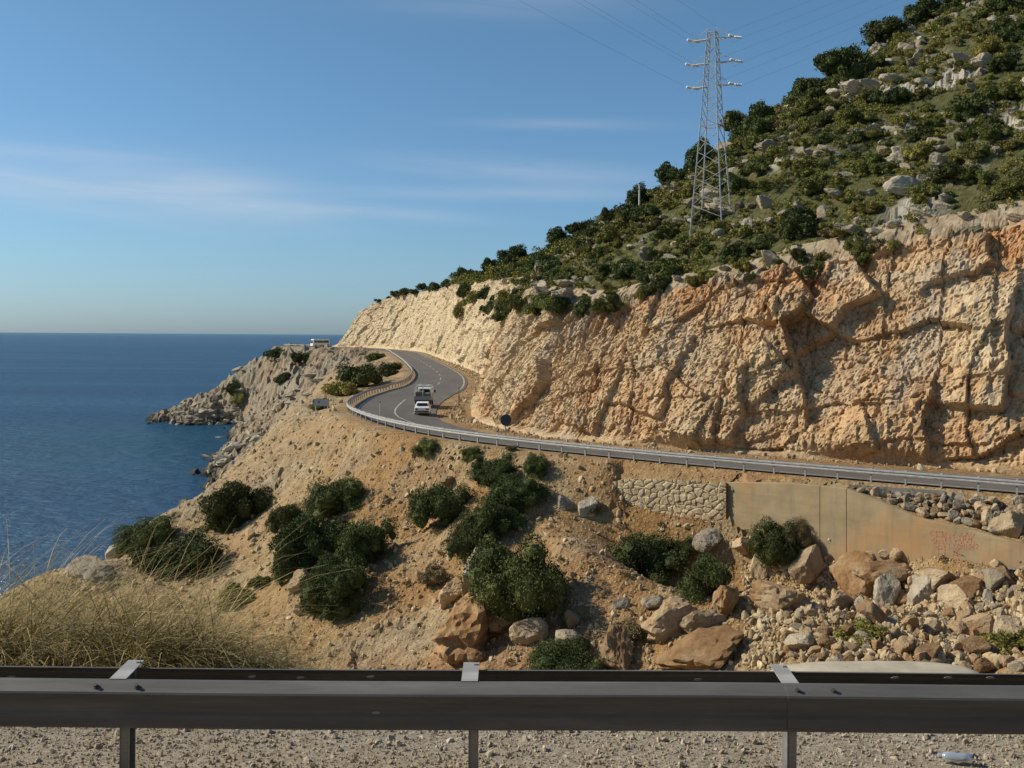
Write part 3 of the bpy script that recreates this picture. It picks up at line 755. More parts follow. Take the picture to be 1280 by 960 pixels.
def cloud_mesh(name, *a, **k):
    V_, Fs, Cv, Cf = leaf_cloud(*a, **k)
    Vv = np.concatenate([V_, Cv]).tolist(); Ff = Fs.tolist()+[f[:3] for f in Cf.tolist()]
    me_ = bpy.data.meshes.new(name); me_.from_pydata(Vv, [], Ff); me_.update(); return me_
BIG = [cloud_mesh('shrub_foliage', 21000, 500+k, .046, lumps=24+3*k, flat=.78, ragged=.20, skirt=.10, core=.6) for k in range(5)]
MED = [cloud_mesh('shrub_foliage', 4200, 520+k, .10, lumps=13+k, flat=.8, skirt=.12, core=.6) for k in range(6)]
CUS = [cloud_mesh('cushion_foliage', 1700, 540+k, .15, lumps=7, flat=.62, skirt=.25, spiky=.8) for k in range(5)]
TRE = [cloud_mesh('tree_crown', 4500, 560+k, .10, lumps=13, flat=1.0, skirt=.1, core=.6, ragged=.2) for k in range(4)]
_lc = {}
def leafm(me_, mk):
    if (me_.name, mk) not in _lc:
        c = me_.copy(); c.materials.clear(); c.materials.append(M[mk]); _lc[(me_.name, mk)] = c
    return _lc[(me_.name, mk)]
def stems_mesh(seed, n=7):
    r = random.Random(seed); b_ = MB()
    for k in range(n):
        a = r.uniform(0, 6.28); q = r.uniform(.25, .6)
        b_.tube([(0, 0, -.15), (math.cos(a)*q*.4, math.sin(a)*q*.4, .25), (math.cos(a)*q, math.sin(a)*q, r.uniform(.5, .8))], [.05, .035, .012], 5)
    me_ = b_.mesh('stems'); me_.materials.append(M['bark']); return me_
STEMS = [stems_mesh(k) for k in range(3)]

# the single shrubs on the slope below the road: centre pixel, size in pixels, lean in the picture, foliage, label
def slope_bush(u, v, wpx, hpx, mk, label, group=None, k=0, parts=True, name='shrub', shapes=None, trees=None, lean=0.):
    h = cast(u, v+hpx*.30, trees)
    if h is None: return
    p = h[0]; s = p.y/F
    sx = wpx*s*.58; sz = hpx*s*.78
    rz = random.uniform(0, 6.28)
    n_ = h[1]; up = (Vector((0, 0, 1))+1.0*Vector(n_)).normalized()
    rot = up.to_track_quat('Z', 'Y').to_matrix() @ Matrix.Rotation(rz, 3, 'Z')
    me_ = leafm((shapes or BIG)[k % len(shapes or BIG)], mk)
    root = bpy.data.objects.new(name, None) if parts else bpy.data.objects.new(name, me_)
    COL.objects.link(root)
    root.location = p-Vector((0, 0, .12*sz)); root.rotation_euler = rot.to_euler(); root.scale = (sx, sx*.9, sz)
    tag(root, label, 'shrub', group)
    if parts:
        link('foliage', me_, None, root); link('stems', STEMS[k % 3], None, root)
    return root
for i, a in enumerate([
    (303, 624, 78, 66, 'dark_leaf', 'dark round shrub at the edge of the slope right above the sea'),
    (228, 692, 110, 58, 'dark_leaf', 'wide dark green shrub just behind the dry grass near the sea'),
    (186, 668, 62, 40, 'dark_leaf', 'low green shrub on the outermost rim of the slope over the water'),
    (362, 646, 42, 44, 'dark_leaf', 'small dark shrub left of the two largest joined shrubs on the slope'),
    (418, 622, 74, 58, 'dark_leaf', 'dark shrub at the top of the long joined clump on the left slope'),
    (398, 668, 84, 80, 'dark_leaf', 'dark shrub in the middle of the long joined clump on the left slope'),
    (462, 674, 80, 74, 'dark_leaf', 'broad dark shrub on the right of the long joined clump on the left slope'),
    (425, 730, 80, 76, 'dark_leaf', 'dark shrub at the bottom of the long joined clump above a rocky ledge'),
    (366, 708, 42, 50, 'dark_leaf', 'narrow dark shrub beside the pale ledge at the lower left of the joined clump'),
    (532, 557, 36, 18, 'light_leaf', 'small yellow green shrub just under the road edge by the bend'),
    (592, 566, 28, 20, 'light_leaf', 'little olive shrub under the guardrail next to an upright ochre rock'),
    (622, 584, 62, 34, 'dark_leaf', 'flat dark shrub highest of the middle clump below the guardrail'),
    (671, 580, 28, 26, 'dark_leaf', 'small dark shrub at the upper right end of the middle clump'),
    (556, 628, 70, 60, 'dark_leaf', 'dark sprawling shrub on the left side of the middle clump'),
    (646, 610, 68, 42, 'dark_leaf', 'bright dark green shrub on the right side of the middle clump'),
    (618, 643, 68, 52, 'dark_leaf', 'dark shrub in the heart of the middle clump below the road'),
    (592, 678, 72, 56, 'dark_leaf', 'dark shrub at the lower end of the middle clump above the ochre outcrop'),
    (654, 722, 108, 106, 'dark_leaf', 'largest round dark shrub, growing behind the ochre outcrop in the middle of the slope'),
    (708, 822, 86, 46, 'dark_leaf', 'green shrub right behind the near crash barrier at the bottom of the slope'),
    (806, 698, 100, 72, 'dark_leaf', 'dark domed shrub below the left end of the stone masonry wall'),
    (886, 722, 66, 72, 'dark_leaf', 'dark shrub hanging over the layered rock ledge below the concrete wall'),
    (855, 682, 34, 28, 'dark_leaf', 'small dark shrub between the domed shrub and the boulders'),
    (974, 676, 56, 56, 'dark_leaf', 'grey green shrub growing against the foot of the concrete wall'),
    (1000, 664, 34, 36, 'dry_leaf', 'brown half dead shrub against the foot of the concrete wall'),
    (868, 445, 0, 0, '', '')]):
    if a[2]: slope_bush(*a, k=i)
for i, a in enumerate([(455, 470, 58, 40, 'dark_leaf', 'dark green shrub on the bench inside the road bend'), (487, 462, 30, 24, 'dark_leaf', 'small shrub beside the guardrail on the inside of the road bend'),
    (432, 486, 46, 26, 'olive_leaf', 'olive shrub at the foot of the bench left of the road bend'), (470, 446, 30, 12, 'dark_leaf', 'flat shrub high on the bench under the far road'),
    (345, 440, 26, 12, 'dark_leaf', 'dark shrub on the upper shoulder of the headland'), (374, 446, 22, 16, 'dark_leaf', 'dark shrub among rocks under the far guardrail on the headland'),
    (293, 484, 22, 18, 'dark_leaf', 'dark shrub halfway down the seaward edge of the headland'), (302, 494, 24, 9, 'olive_leaf', 'flat olive shrub in the middle of the headland'),
    (358, 470, 24, 14, 'dark_leaf', 'brownish dark shrub in the rocks on the face of the headland'), (400, 508, 26, 12, 'olive_leaf', 'olive shrub behind the rectangular road sign'),
    (300, 745, 42, 34, 'olive_leaf', 'olive thorny shrub beside the dry grass clump'), (325, 728, 26, 22, 'light_leaf', 'yellow green shrub above the dry grass clump'),
    (540, 720, 40, 22, 'dry_leaf', 'dry brown shrub left of the ochre outcrop'), (745, 632, 20, 16, 'dry_leaf', 'dry brown shrub by the boulders left of the masonry wall'),
    (790, 790, 46, 24, 'dry_leaf', 'dry brown shrub low on the slope under the layered rock ledge'), (1255, 800, 60, 34, 'olive_leaf', 'pale olive weeds shrub at the near edge of the boulder field'),
    (1075, 790, 56, 26, 'olive_leaf', 'pale olive shrub among the grey rubble behind the concrete block'), (640, 560, 16, 9, 'dry_leaf', 'small dry shrub right at the guardrail posts')]):
    slope_bush(*a, k=i, shapes=MED)

for k in range(22):
    u = random.uniform(572, 660); v = random.uniform(345, 398)-(max(0, u-625)*.7)
    slope_bush(u, v, random.uniform(16, 30), random.uniform(12, 20), 'dark_leaf' if k % 4 else 'olive_leaf', 'shrub in the green patch hanging down over the middle of the far cut', 'shrubs hanging over the far cut', k, False, 'shrub', MED, (BH, BC))
for k in range(26):
    u = random.uniform(665, 1120); v = np.interp(u, [665, 760, 850, 950, 1050, 1120], [372, 372, 352, 335, 318, 300])+random.uniform(-12, 14)
    slope_bush(u, v, random.uniform(14, 34), random.uniform(10, 22), random.choice(['dark_leaf', 'dark_leaf', 'olive_leaf', 'light_leaf']), 'shrub growing right on the upper edge of the road cut', 'shrubs on the edge of the cut', k, False, 'shrub', MED, (BH, BC))
# dark remains of tarmac spilled down between road edge and stones
rows = []
for v_ in np.linspace(0, 1, 5):
    for u in np.linspace(1062, 1182, 40):
        lo = np.interp(u, [1062, 1090, 1150, 1182], [612, 619, 625, 619]); hi_ = np.interp(u, [1062, 1182], [606.5, 614.5]); h = cast(u, hi_+(lo-hi_)*v_, (BE, BG))
        rows.append(tuple(h[0]+Vector((-.05, -.05, .05))))
tag(link('tarmac_apron', np_mesh('tarmac_apron', rows, grid_faces(5, 40), False), M['asphalt']), kind='structure')

# hillside: trees along the skyline, then shrubs, cushion plants and limestone outcrops spread over the slope
def tree(u, v, wpx, hpx, label, k):
    """crown centre pixel on or just under the skyline"""
    for dv in range(0, 60, 2):
        h = cast(u, v+hpx*.35+dv, (BH,))
        if h: break
    if not h: return
    p = h[0]; s = p.y/F; H = hpx*s*1.15; W_ = wpx*s*.5
    root = thing('tree', label, 'tree', p-Vector((0, 0, .3)), random.uniform(0, 6), 'trees and tall shrubs along the skyline')
    c = link('crown', leafm(TRE[k % 4], 'dark_leaf'), None, root); c.scale = (W_, W_, H*.66); c.location = (0, 0, H*.12)
    b_ = MB(); b_.tube([(0, 0, -.4), (.06*W_, 0, H*.3), (.0, .05*W_, H*.6)], [.07*W_+.05, .05*W_+.04, .03*W_], 7)
    for q in range(4): a_ = q*1.6; b_.tube([(.04*W_, 0, H*.25), (math.cos(a_)*W_*.4, math.sin(a_)*W_*.4, H*.55)], [.04*W_, .012*W_], 5)
    b_.build('trunk', M['bark'], root)
TW = ['broad', 'ragged', 'rounded', 'flat topped', 'dense']
for i, (u, v, wp, hp, where) in enumerate([(1160, 12, 60, 34, 'highest on the skyline at the top of the hill'), (1115, 44, 62, 40, 'near the top of the hill skyline'), (1052, 88, 76, 56, 'halfway up the skyline, the biggest crown'),
    (1005, 108, 50, 34, 'just left of the biggest crown on the skyline'), (955, 130, 50, 34, 'on the skyline right of the pylon'), (925, 155, 40, 40, 'close right of the pylon waist'), (870, 200, 40, 44, 'on the skyline left of the pylon'),
    (838, 226, 40, 36, 'second on the skyline left of the pylon'), (800, 243, 36, 34, 'on the skyline behind the taller thin pole'), (757, 256, 22, 24, 'standing up dark from the skyline by the thin poles'), (726, 288, 46, 30, 'on the skyline left of the thin poles'), (700, 300, 40, 28, 'lower on the skyline over pale rocks'),
    (645, 322, 50, 26, 'on the skyline above the vegetated notch'), (609, 327, 24, 22, 'above the middle of the far cut'), (578, 336, 32, 18, 'at the upper end of the far pale cut'), (528, 352, 16, 10, 'alone on top of the far pale cut'), (486, 374, 12, 7, 'tiny and alone near the seaward end of the cut')]):
    tree(u, v, wp, hp, TW[i % 5]+' dark evergreen '+where, i)
taken = []
for u in np.arange(478, 1215, 14):
    u = u+random.uniform(-5, 5); top = None
    for v in range(-30, 420, 3):
        h = cast(u, v, (BH, BC))
        if h: top = h; break
    if top is None or top[0].y > 420: continue
    p = top[0]; sz_ = random.uniform(7, 17)*p.y/F*(.6 if u < 570 else 1)
    q = drop(p.x, p.y, (BH, BC))[0]
    o = bpy.data.objects.new('shrub', leafm(random.choice(MED), 'dark_leaf')); COL.objects.link(o); o.location = q-Vector((0, 0, .25*sz_)); o.rotation_euler = (0, 0, random.uniform(0, 6)); o.scale = (sz_, sz_, sz_*random.uniform(.8, 1.2))
    tag(o, 'dark evergreen shrub standing against the sky along the ridge of the hill', 'shrub', 'shrubs along the skyline'); taken.append((q, sz_*.6))
def free(p, r_):
    for q, rq in taken:
        if (q[0]-p.x)**2+(q[1]-p.y)**2 < (r_+rq)**2*.20: return False
    return True
cand = []
HX = RNG.uniform(-60, 120, 60000); HY = RNG.uniform(60, 330, 60000)
_, t1, t2 = hill_z(np.column_stack([HX, HY]))
sel = np.where(t1 > t2+.2)[0]
rockn = fbm(np.column_stack([HX, HY, HX*0])[sel]*.06, 3, 95)
cnt = {'shrub': 0, 'cushion': 0, 'outcrop': 0, 'stuff': 0}; items = []
for jj, i in enumerate(sel):
    x, y = HX[i], HY[i]
    if not -.27 < x/y < .56: continue
    if len(items) > 1500: break
    r_ = random.random(); far_ = y/100
    if t1[i]-t2[i] < 4: kind = 'outcrop' if r_ < .45 else ('cushion' if r_ < .7 else 'shrub')
    else: kind = 'outcrop' if r_ < .27+.25*max(0, rockn[jj])*2 else ('cushion' if r_ < .68 else 'shrub')
    if y > 150: kind = 'shrub' if r_ < .7 else kind
    size = {'shrub': random.uniform(.8, 2.3), 'cushion': random.uniform(.5, 1.35), 'outcrop': min(1.6, .24+.32*random.paretovariate(2.0))}[kind]
    if y > 160: size *= 1.25
    p = Vector((x, y, 0))
    if not free(p, size): continue
    h = drop(x, y, (BH, BC))
    if h is None: continue
    q = h[0]
    if not seen(q+Vector((0, 0, size*.6)), (BH, BC), 1.5): continue
    U, W2 = pix(q)
    if not (380 < U < 1310 and W2 > -40): continue
    taken.append((q, size)); items.append((size/q.y, kind, q, h[1], size))
items.sort(key=lambda a: -a[0])
spl = []
for ps, kind, q, n_, size in items:
    cnt[kind] += 1
    if kind == 'outcrop' and cnt[kind] <= 296:
        rock_obj('limestone_outcrop', random.choice(LEDGE if random.random() < .5 else ROCKS), 'lime', q, (size, size*random.uniform(.6, .9), size*random.uniform(.55, .95)),
                 'pale grey limestone rock among the shrubs of the hillside', 'limestone rocks on the hillside', .30, (random.uniform(-.2, .2), random.uniform(.1, .45), random.uniform(-.9, .9)), 'rock')
    elif kind != 'outcrop' and cnt[kind] <= (185 if kind == 'shrub' else 296):
        if kind == 'shrub': me_, mk, lb, gr = random.choice(MED), ('dark_leaf' if random.random() < .5 else ('light_leaf' if random.random() < .7 else 'olive_leaf')), 'dark evergreen shrub growing among rocks on the hillside above the cut', 'evergreen shrubs on the hillside'
        else: me_, mk, lb, gr = random.choice(CUS), ('olive_leaf' if random.random() < .75 else ('light_leaf' if random.random() < .6 else 'dry_leaf')), 'low yellow olive cushion plant on the hillside above the cut', 'cushion plants on the hillside'
        o = bpy.data.objects.new('shrub' if kind == 'shrub' else 'cushion_plant', leafm(me_, mk)); COL.objects.link(o)
        o.location = q-Vector((0, 0, .1*size)); o.rotation_euler = (random.uniform(-.1, .1), random.uniform(-.1, .1), random.uniform(0, 6.28))
        o.scale = (size, size*random.uniform(.8, 1), size*random.uniform(.75, 1.1)); tag(o, lb, 'shrub' if kind == 'shrub' else 'plant', gr)
    elif kind != 'outcrop': spl.append((q, size))
# the small growth between them, beyond counting
lowv, lowv2 = [], []
LOW = [leaf_cloud(260, 700+k, .20, lumps=5, flat=.55, skirt=.2, spiky=.5)[:2] for k in range(6)]
tot = 0
for i in sel[::-1]:
    x, y = HX[i], HY[i]
    if not -.27 < x/y < .56: continue
    h = drop(x, y, (BH,))
    if h is None: continue
    if vnoise(np.array([[x*.3, y*.3, 1.]]), 96)[0] < -.6: continue
    q = h[0]
    if y > 130 and not seen(q+Vector((0, 0, .5)), (BH, BC), 1.5): continue
    s = random.uniform(.3, .85)*(1+max(0, y-100)/120); V_, Fs = LOW[tot % 6]
    a = random.uniform(0, 6.28); ca, sa_ = math.cos(a)*s, math.sin(a)*s
    (lowv, lowv2)[tot % 3 == 0].append(np.column_stack([V_[:, 0]*ca-V_[:, 1]*sa_+q.x, V_[:, 0]*sa_+V_[:, 1]*ca+q.y, V_[:, 2]*s+q.z-.05])); tot += 1
    if tot > 9500: break
for q, size in spl:
    V_, Fs = LOW[tot % 6]; s = size; tot += 1
    (lowv, lowv2)[tot % 3 == 0].append(V_*s+np.array(q))
for vv, nm, mk, lb in ((lowv, 'undergrowth', 'olive_leaf', 'low olive undergrowth covering the hillside between shrubs and rocks'), (lowv2, 'low_scrub', 'dark_leaf', 'dark low scrub filling gaps on the hillside between shrubs and rocks')):
    vv = np.concatenate(vv); tag(link(nm, np_mesh(nm, vv, np.arange(len(vv)).reshape(-1, 4), False), M[mk]), lb, 'undergrowth', kind='stuff')
print('COUNTS', cnt, tot)
# sprigs of weeds on the brown slope, beyond counting
wv_, wf_, wn = [], [], 0
for k in range(520):
    u, v = RNG.uniform(60, 1280), RNG.uniform(480, 835); h = cast(u, v, (BG,))
    if h is None or h[0].y < 28 or h[0].z < 6: continue
    i_, o_ = rail_offset(np.array([[h[0].x, h[0].y]]))
    if o_[0] > -1.2: continue
    if vnoise(np.array([[h[0].x*.15, h[0].y*.15, 7.]]), 97)[0] < -.1: continue
    V_, Fs = LOW[k % 6]; s = RNG.uniform(.12, .42)
    wv_.append(V_*s+np.array(h[0])); wf_.append(Fs+wn); wn += len(V_)
tag(link('weeds', np_mesh('weeds', np.concatenate(wv_), np.concatenate(wf_), False), M['dry_leaf']), 'small dry weeds dotted over the brown slope', 'weeds', kind='stuff')

# ------------------------------------------------------------------ boulders on the slope
def boulder(u, v, wpx, hpx, mk, label, k, group=None, rot=None, ledge=False, name='boulder', sink=.3):
    h = cast(u, v+hpx*.3, (BG, BE))
    if not h: return
    p = h[0]; s = p.y/F
    if group is None: wpx, hpx = wpx*1.2, hpx*1.2
    return rock_obj(name, (LEDGE if ledge else ROCKS)[k % (6 if ledge else 9)], mk, p, (wpx*s*.5, wpx*s*.5*.8, hpx*s*.62), label, group, sink, rot)
for i, a in enumerate([
    (590, 775, 92, 80, 'orock', 'big ochre rock outcrop below the largest round shrub', True), (590, 715, 44, 60, 'lime', 'pale upright crag on the left of the largest round shrub', True), (566, 738, 34, 44, 'boulder', 'tan rock at the left edge of the ochre outcrop', True),
    (628, 778, 44, 40, 'boulder', 'tan rock under the largest round shrub', False), (662, 786, 44, 30, 'boulder', 'tan rock at the right foot of the largest round shrub', False), (588, 812, 44, 26, 'orock', 'brown rock at the foot of the ochre outcrop', False),
    (708, 800, 44, 30, 'lime', 'pale flat slab of rock right above the lowest green shrub', False), (715, 774, 26, 24, 'boulder', 'wedge of tan rock right of the largest round shrub', False), (770, 800, 64, 54, 'orock', 'dark ochre rock face at the bottom of the slope left of the ledge', True),
    (738, 632, 26, 30, 'lime', 'grey boulder standing left of the masonry wall', False), (706, 628, 20, 16, 'lime', 'small pale boulder left of the standing grey boulder', False), (774, 755, 22, 18, 'lime', 'white boulder under the domed dark shrub', False),
    (842, 768, 60, 44, 'boulder', 'pale layered rock ledge under the hanging shrub', True), (876, 775, 46, 36, 'boulder', 'tan layered rock right under the hanging shrub', True), (818, 752, 26, 20, 'lime', 'small pale rock at the left end of the layered ledge', False), (872, 808, 84, 44, 'orock', 'shaded ochre rock face below the layered ledge', True), (905, 745, 40, 56, 'orock', 'ochre rock right behind the hanging dark shrub', True),
    (885, 672, 34, 34, 'lime', 'grey boulder under the seam of masonry and concrete walls', False), (930, 680, 36, 24, 'boulder', 'tan slab leaning at the left foot of the concrete wall', False), (950, 700, 30, 34, 'boulder', 'pale boulder left of the shrub at the concrete wall', False),
    (966, 738, 66, 62, 'orock', 'knobbly ochre rock below the shrub at the concrete wall', True), (1012, 704, 46, 54, 'boulder', 'large smooth tan boulder right of the shrub at the concrete wall', False), (1066, 714, 60, 56, 'orock', 'big orange boulder with a dark hollow in front of the wall', False),
    (1112, 712, 72, 38, 'orock', 'long orange boulder under the graffiti end of the wall', False), (1110, 742, 36, 52, 'lime', 'pale grey cracked upright boulder in the middle of the rubble', False), (1172, 725, 64, 30, 'boulder', 'long flat tan boulder right under the graffiti', False),
    (1090, 768, 38, 40, 'orock', 'orange boulder under the cracked grey boulder', False), (1076, 756, 34, 34, 'lime', 'pale boulder left of the cracked grey boulder', False), (1150, 740, 40, 34, 'lime', 'grey boulder right of the cracked grey boulder', False), (1190, 746, 44, 40, 'boulder', 'tan block in the rubble below the long flat boulder', False),
    (1218, 782, 48, 36, 'boulder', 'broad tan boulder in the right half of the rubble', False), (1264, 790, 44, 44, 'boulder', 'big pale boulder at the right border of the rubble', False), (1130, 806, 30, 24, 'boulder', 'tan boulder at the near edge of the rubble', False), (1162, 816, 36, 24, 'orock', 'brown boulder at the near edge of the rubble', False),
    (1240, 726, 34, 30, 'lime', 'grey boulder beyond the end of the graffiti wall', False), (1000, 800, 34, 26, 'lime', 'pale stone at the left of the grey rubble heap', False), (1262, 656, 40, 46, 'boulder', 'biggest tan boulder of the stone row above the concrete wall', False),
    (388, 755, 34, 34, 'boulder', 'tan ledge rock at the foot of the long joined clump', True), (378, 722, 30, 44, 'boulder', 'pale ledge rock left of the long joined clump', True), (110, 706, 48, 22, 'lime', 'flat pale rock on the rim of the slope above the sea', True), (146, 690, 26, 26, 'lime', 'upright pale rock on the rim of the slope above the sea', False),
    (592, 585, 14, 30, 'orock', 'upright ochre rock under the guardrail', False), (560, 600, 16, 14, 'boulder', 'tan rock on the brown slope left of the middle clump', False), (313, 668, 18, 16, 'boulder', 'tan rock beside the round shrub above the sea', False)]):
    boulder(*a[:6], i, ledge=a[6], sink=.36 if a[6] else .28)
placed = []
tries = 0; nb = 0
while nb < 150 and tries < 12000:
    tries += 1
    u = random.uniform(985, 1300); v = random.uniform(690, 834)
    if v < 690+ (1100-u)*.05 or (1140 < u < 1240 and v < 716): continue
    if u < 1060 and v < 745: continue
    wpx = 6+10*random.paretovariate(2.0); wpx = min(wpx, 50)
    if any((u-a)**2+((v-b_)*1.5)**2 < (.5*(wpx+c))**2*.5 for a, b_, c in placed): continue
    placed.append((u, v, wpx)); nb += 1
    boulder(u, v, wpx, wpx*random.uniform(.6, .95), random.choice(['lime', 'boulder', 'boulder', 'boulder', 'orock']), 'angular boulder among many in the rubble heap below the concrete wall', nb, 'boulders of the rubble heap', (random.uniform(0, 6), random.uniform(-.5, .5), random.uniform(0, 6)), sink=.15)
pl = Pile()
for k in range(11000):
    u = RNG.uniform(930, 1420); v = RNG.uniform(705, 836)
    if 1130 < u < 1250 and v < 717: continue
    h = cast(u, v, (BG,))
    if h is None: continue
    sz = h[0].y/F*(1.3+RNG.pareto(2.2)*1.6); sz = min(sz, .33)
    pl.add((h[0].x, h[0].y, h[0].z+sz*.3), sz, SMALL2[RNG.integers(8)])
pl.build('rubble', M['pebble'], 'small broken stones filling the rubble heap between boulders', 'rubble')
# the row of stones behind the sloping top of the concrete wall
placed = []; nb = 0; tries = 0
while nb < 100 and tries < 9000:
    tries += 1
    u = random.uniform(1062, 1300); k = (u-1058)/240
    v0 = np.interp(u, [1058, 1100, 1150, 1210, 1290, 1320], [612, 625, 645, 659, 680, 690]); v1 = np.interp(u, [1058, 1130, 1200, 1300], [610, 620, 624, 628])
    if v0-v1 < 3: continue
    v = random.uniform(v1, v0-2); wpx = random.uniform(6, 13)*(1+.7*k)
    if any((u-a)**2+((v-b_)*1.4)**2 < (.5*(wpx+c))**2*.55 for a, b_, c in placed): continue
    placed.append((u, v, wpx)); nb += 1
    boulder(u, v-2, wpx*1.25, wpx*1.0, random.choice(['lime', 'lime', 'boulder', 'boulder', 'orock']), 'stone in the row heaped behind the sloping top of the concrete wall', nb, 'stones heaped on top of the concrete wall', (random.uniform(-.5, .5), random.uniform(-.5, .5), random.uniform(0, 6)), sink=.12)
# large rocks at the waterline and on the headland
for k in range(120):
    u, v = random.choice([(random.uniform(215, 300), random.uniform(500, 532)), (random.uniform(215, 300), random.uniform(512, 533)), (random.uniform(258, 345), random.uniform(540, 582)), (random.uniform(290, 430), random.uniform(440, 505))])
    h = cast(u, v, (BG,))
    if not h or h[0].y < 210: continue
    s = random.uniform(1.0, 2.6)
    rock_obj('shore_rock', random.choice(LEDGE), 'lime', h[0], (s, s*.8, s*.6), 'rugged grey rock on the headland above the sea', 'rocks of the headland', .4, None, 'rock')

# ------------------------------------------------------------------ retaining walls
cw = thing('concrete_wall', 'stained concrete retaining wall with red graffiti below the road', 'wall', wall_px(CW, 1030, 690))
base = cw.location.copy(); nb_ = wall_back(CW)
def panel(name, top, bot):
    P_ = [wall_px(CW, u, v)-base for u, v in top+bot[::-1]]; k = len(P_)
    b_ = MB(); b_.add(P_+[p+nb_*.45 for p in P_], [tuple(range(k-1, -1, -1)), tuple(range(k, 2*k))]+[(i, (i+1) % k, k+(i+1) % k, k+i) for i in range(k)])
    return b_.build(name, M['concrete'], cw, bevel=.025)
panel('panel', [(908.5, 603), (985, 604), (1024.8, 607.5)], [(908.5, 682), (1024.8, 700)])
panel('panel', [(1025.2, 607.6), (1058.0, 611)], [(1025.2, 700), (1058.0, 706)])
panel('panel', [(1058.4, 611.1), (1100, 627), (1150, 648), (1210, 662), (1290, 684), (1330, 694), (1450, 722)], [(1058.4, 706), (1160, 722), (1330, 748), (1450, 780)])
STK = {'S': [[(.9, .85), (.6, 1), (.2, .9), (.1, .7), (.5, .52), (.9, .35), (.8, .1), (.4, 0), (.05, .15)]], 'E': [[(.9, 1), (.1, 1), (.1, 0), (.9, 0)], [(.1, .5), (.7, .5)]],
       'N': [[(.1, 0), (.1, 1), (.9, 0), (.9, 1)]], 'I': [[(.5, 0), (.5, 1)]], 'C': [[(.9, .85), (.5, 1), (.1, .7), (.1, .3), (.5, 0), (.9, .15)]], 'O': [[(.5, 1), (.1, .7), (.1, .3), (.5, 0), (.9, .3), (.9, .7), (.5, 1)]],
       'K': [[(.1, 0), (.1, 1)], [(.9, 1), (.1, .45), (.9, 0)]], 'V': [[(.05, 1), (.5, 0), (.95, 1)]], 'Y': [[(.05, 1), (.5, .5), (.95, 1)], [(.5, .5), (.5, 0)]], 'R': [[(.1, 0), (.1, 1), (.7, 1), (.85, .75), (.6, .5), (.1, .5)], [(.5, .5), (.9, 0)]],
       'U': [[(.1, 1), (.1, .2), (.5, 0), (.9, .2), (.9, 1)]], 'M': [[(.05, 0), (.1, 1), (.5, .4), (.9, 1), (.95, 0)]], 'L': [[(.1, 1), (.1, 0), (.9, 0)]], 'F': [[(.1, 0), (.1, 1), (.9, 1)], [(.1, .5), (.7, .5)]], '?': [[(.1, .8), (.5, 1), (.9, .75), (.5, .45), (.5, .25)], [(.5, .08), (.5, 0)]]}
b = MB()
def scrawl(txt, u0, u1, v0, v1, slope, wpx):
    n = len(txt); w_ = (u1-u0)/n
    for i, ch in enumerate(txt):
        jy = math.sin(i*2.7)*.6
        for st_ in STK[ch]:
            for (x0, y0), (x1, y1) in zip(st_[:-1], st_[1:]):
                a_ = Vector((u0+(i+.08+.8*x0)*w_, v1+jy-(v1-v0)*y0+slope*i)); c_2 = Vector((u0+(i+.08+.8*x1)*w_, v1+jy-(v1-v0)*y1+slope*i))
                d_ = (c_2-a_); 
                if d_.length < .05: continue
                d_.normalize(); a_ -= d_*wpx*.3; c_2 += d_*wpx*.3; n_ = Vector((-d_.y, d_.x))*wpx*.5
                b.quad(*[wall_px(CW, q.x, q.y, .004+.0007*(i % 3))-base for q in (a_-n_, c_2-n_, c_2+n_, a_+n_)])
scrawl('SENICOOK', 1162, 1220, 664, 675.5, .45, 1.5); scrawl('SEVIYORUM?', 1167, 1224, 678, 685, .3, 1.1); scrawl('ELIF', 1172, 1203, 686.5, 698.5, .5, 1.5)
b.build('graffiti', M['graf'], cw)
# masonry wall of rounded stones
sw = thing('stone_wall', 'rough masonry wall of tan stones below the road left of the concrete wall', 'wall', wall_px(SW, 830, 645)); base = sw.location.copy(); n2_ = wall_back(SW)
ua = np.linspace(750, 907.5, 330); va = np.linspace(0, 1, 90)
topv = np.interp(ua, [750, 765, 790, 850, 908], [612, 602, 598, 600, 603]); botv = np.interp(ua, [750, 765, 800, 850, 908], [628, 640, 652, 660, 672])
Pw = np.array([[tuple(wall_px(SW, u, t0+(t1-t0)*q)) for u, t0, t1 in zip(ua, topv, botv)] for q in va]).reshape(-1, 3)
dirw = np.array([n2_.y, -n2_.x, 0.]); ax = Pw @ dirw
q2 = np.column_stack([ax/.52, Pw[:, 2]/.40, ax*0+.5]); q2[:, :2] += .25*np.column_stack([vnoise(q2*1.3, 201), vnoise(q2*1.3, 202)])
fw, ew = facets(q2, 203, .5)
dsp = .09*np.clip(ew*4.5, 0, 1)**.6+.05*fw+.03*fbm(Pw*4, 3, 204)
Pw = Pw-np.array(n2_)[None]*(dsp[:, None]-.02)
me = np_mesh('stone_face', Pw-np.array(base), grid_faces(90, 330), False); link('stone_face', me, M['masonry'], sw)
P_ = [wall_px(SW, u, v)-base+n2_*.06 for u, v in ((751, 613), (766, 603), (790, 599), (850, 601), (907, 604), (907, 690), (800, 668), (752, 634))]; k = len(P_)
b = MB(); b.add(P_+[p+n2_*.6 for p in P_], [tuple(range(k-1, -1, -1)), tuple(range(k, 2*k))]+[(i, (i+1) % k, k+(i+1) % k, k+i) for i in range(k)]); b.build('mortar_core', M['concrete'], sw)

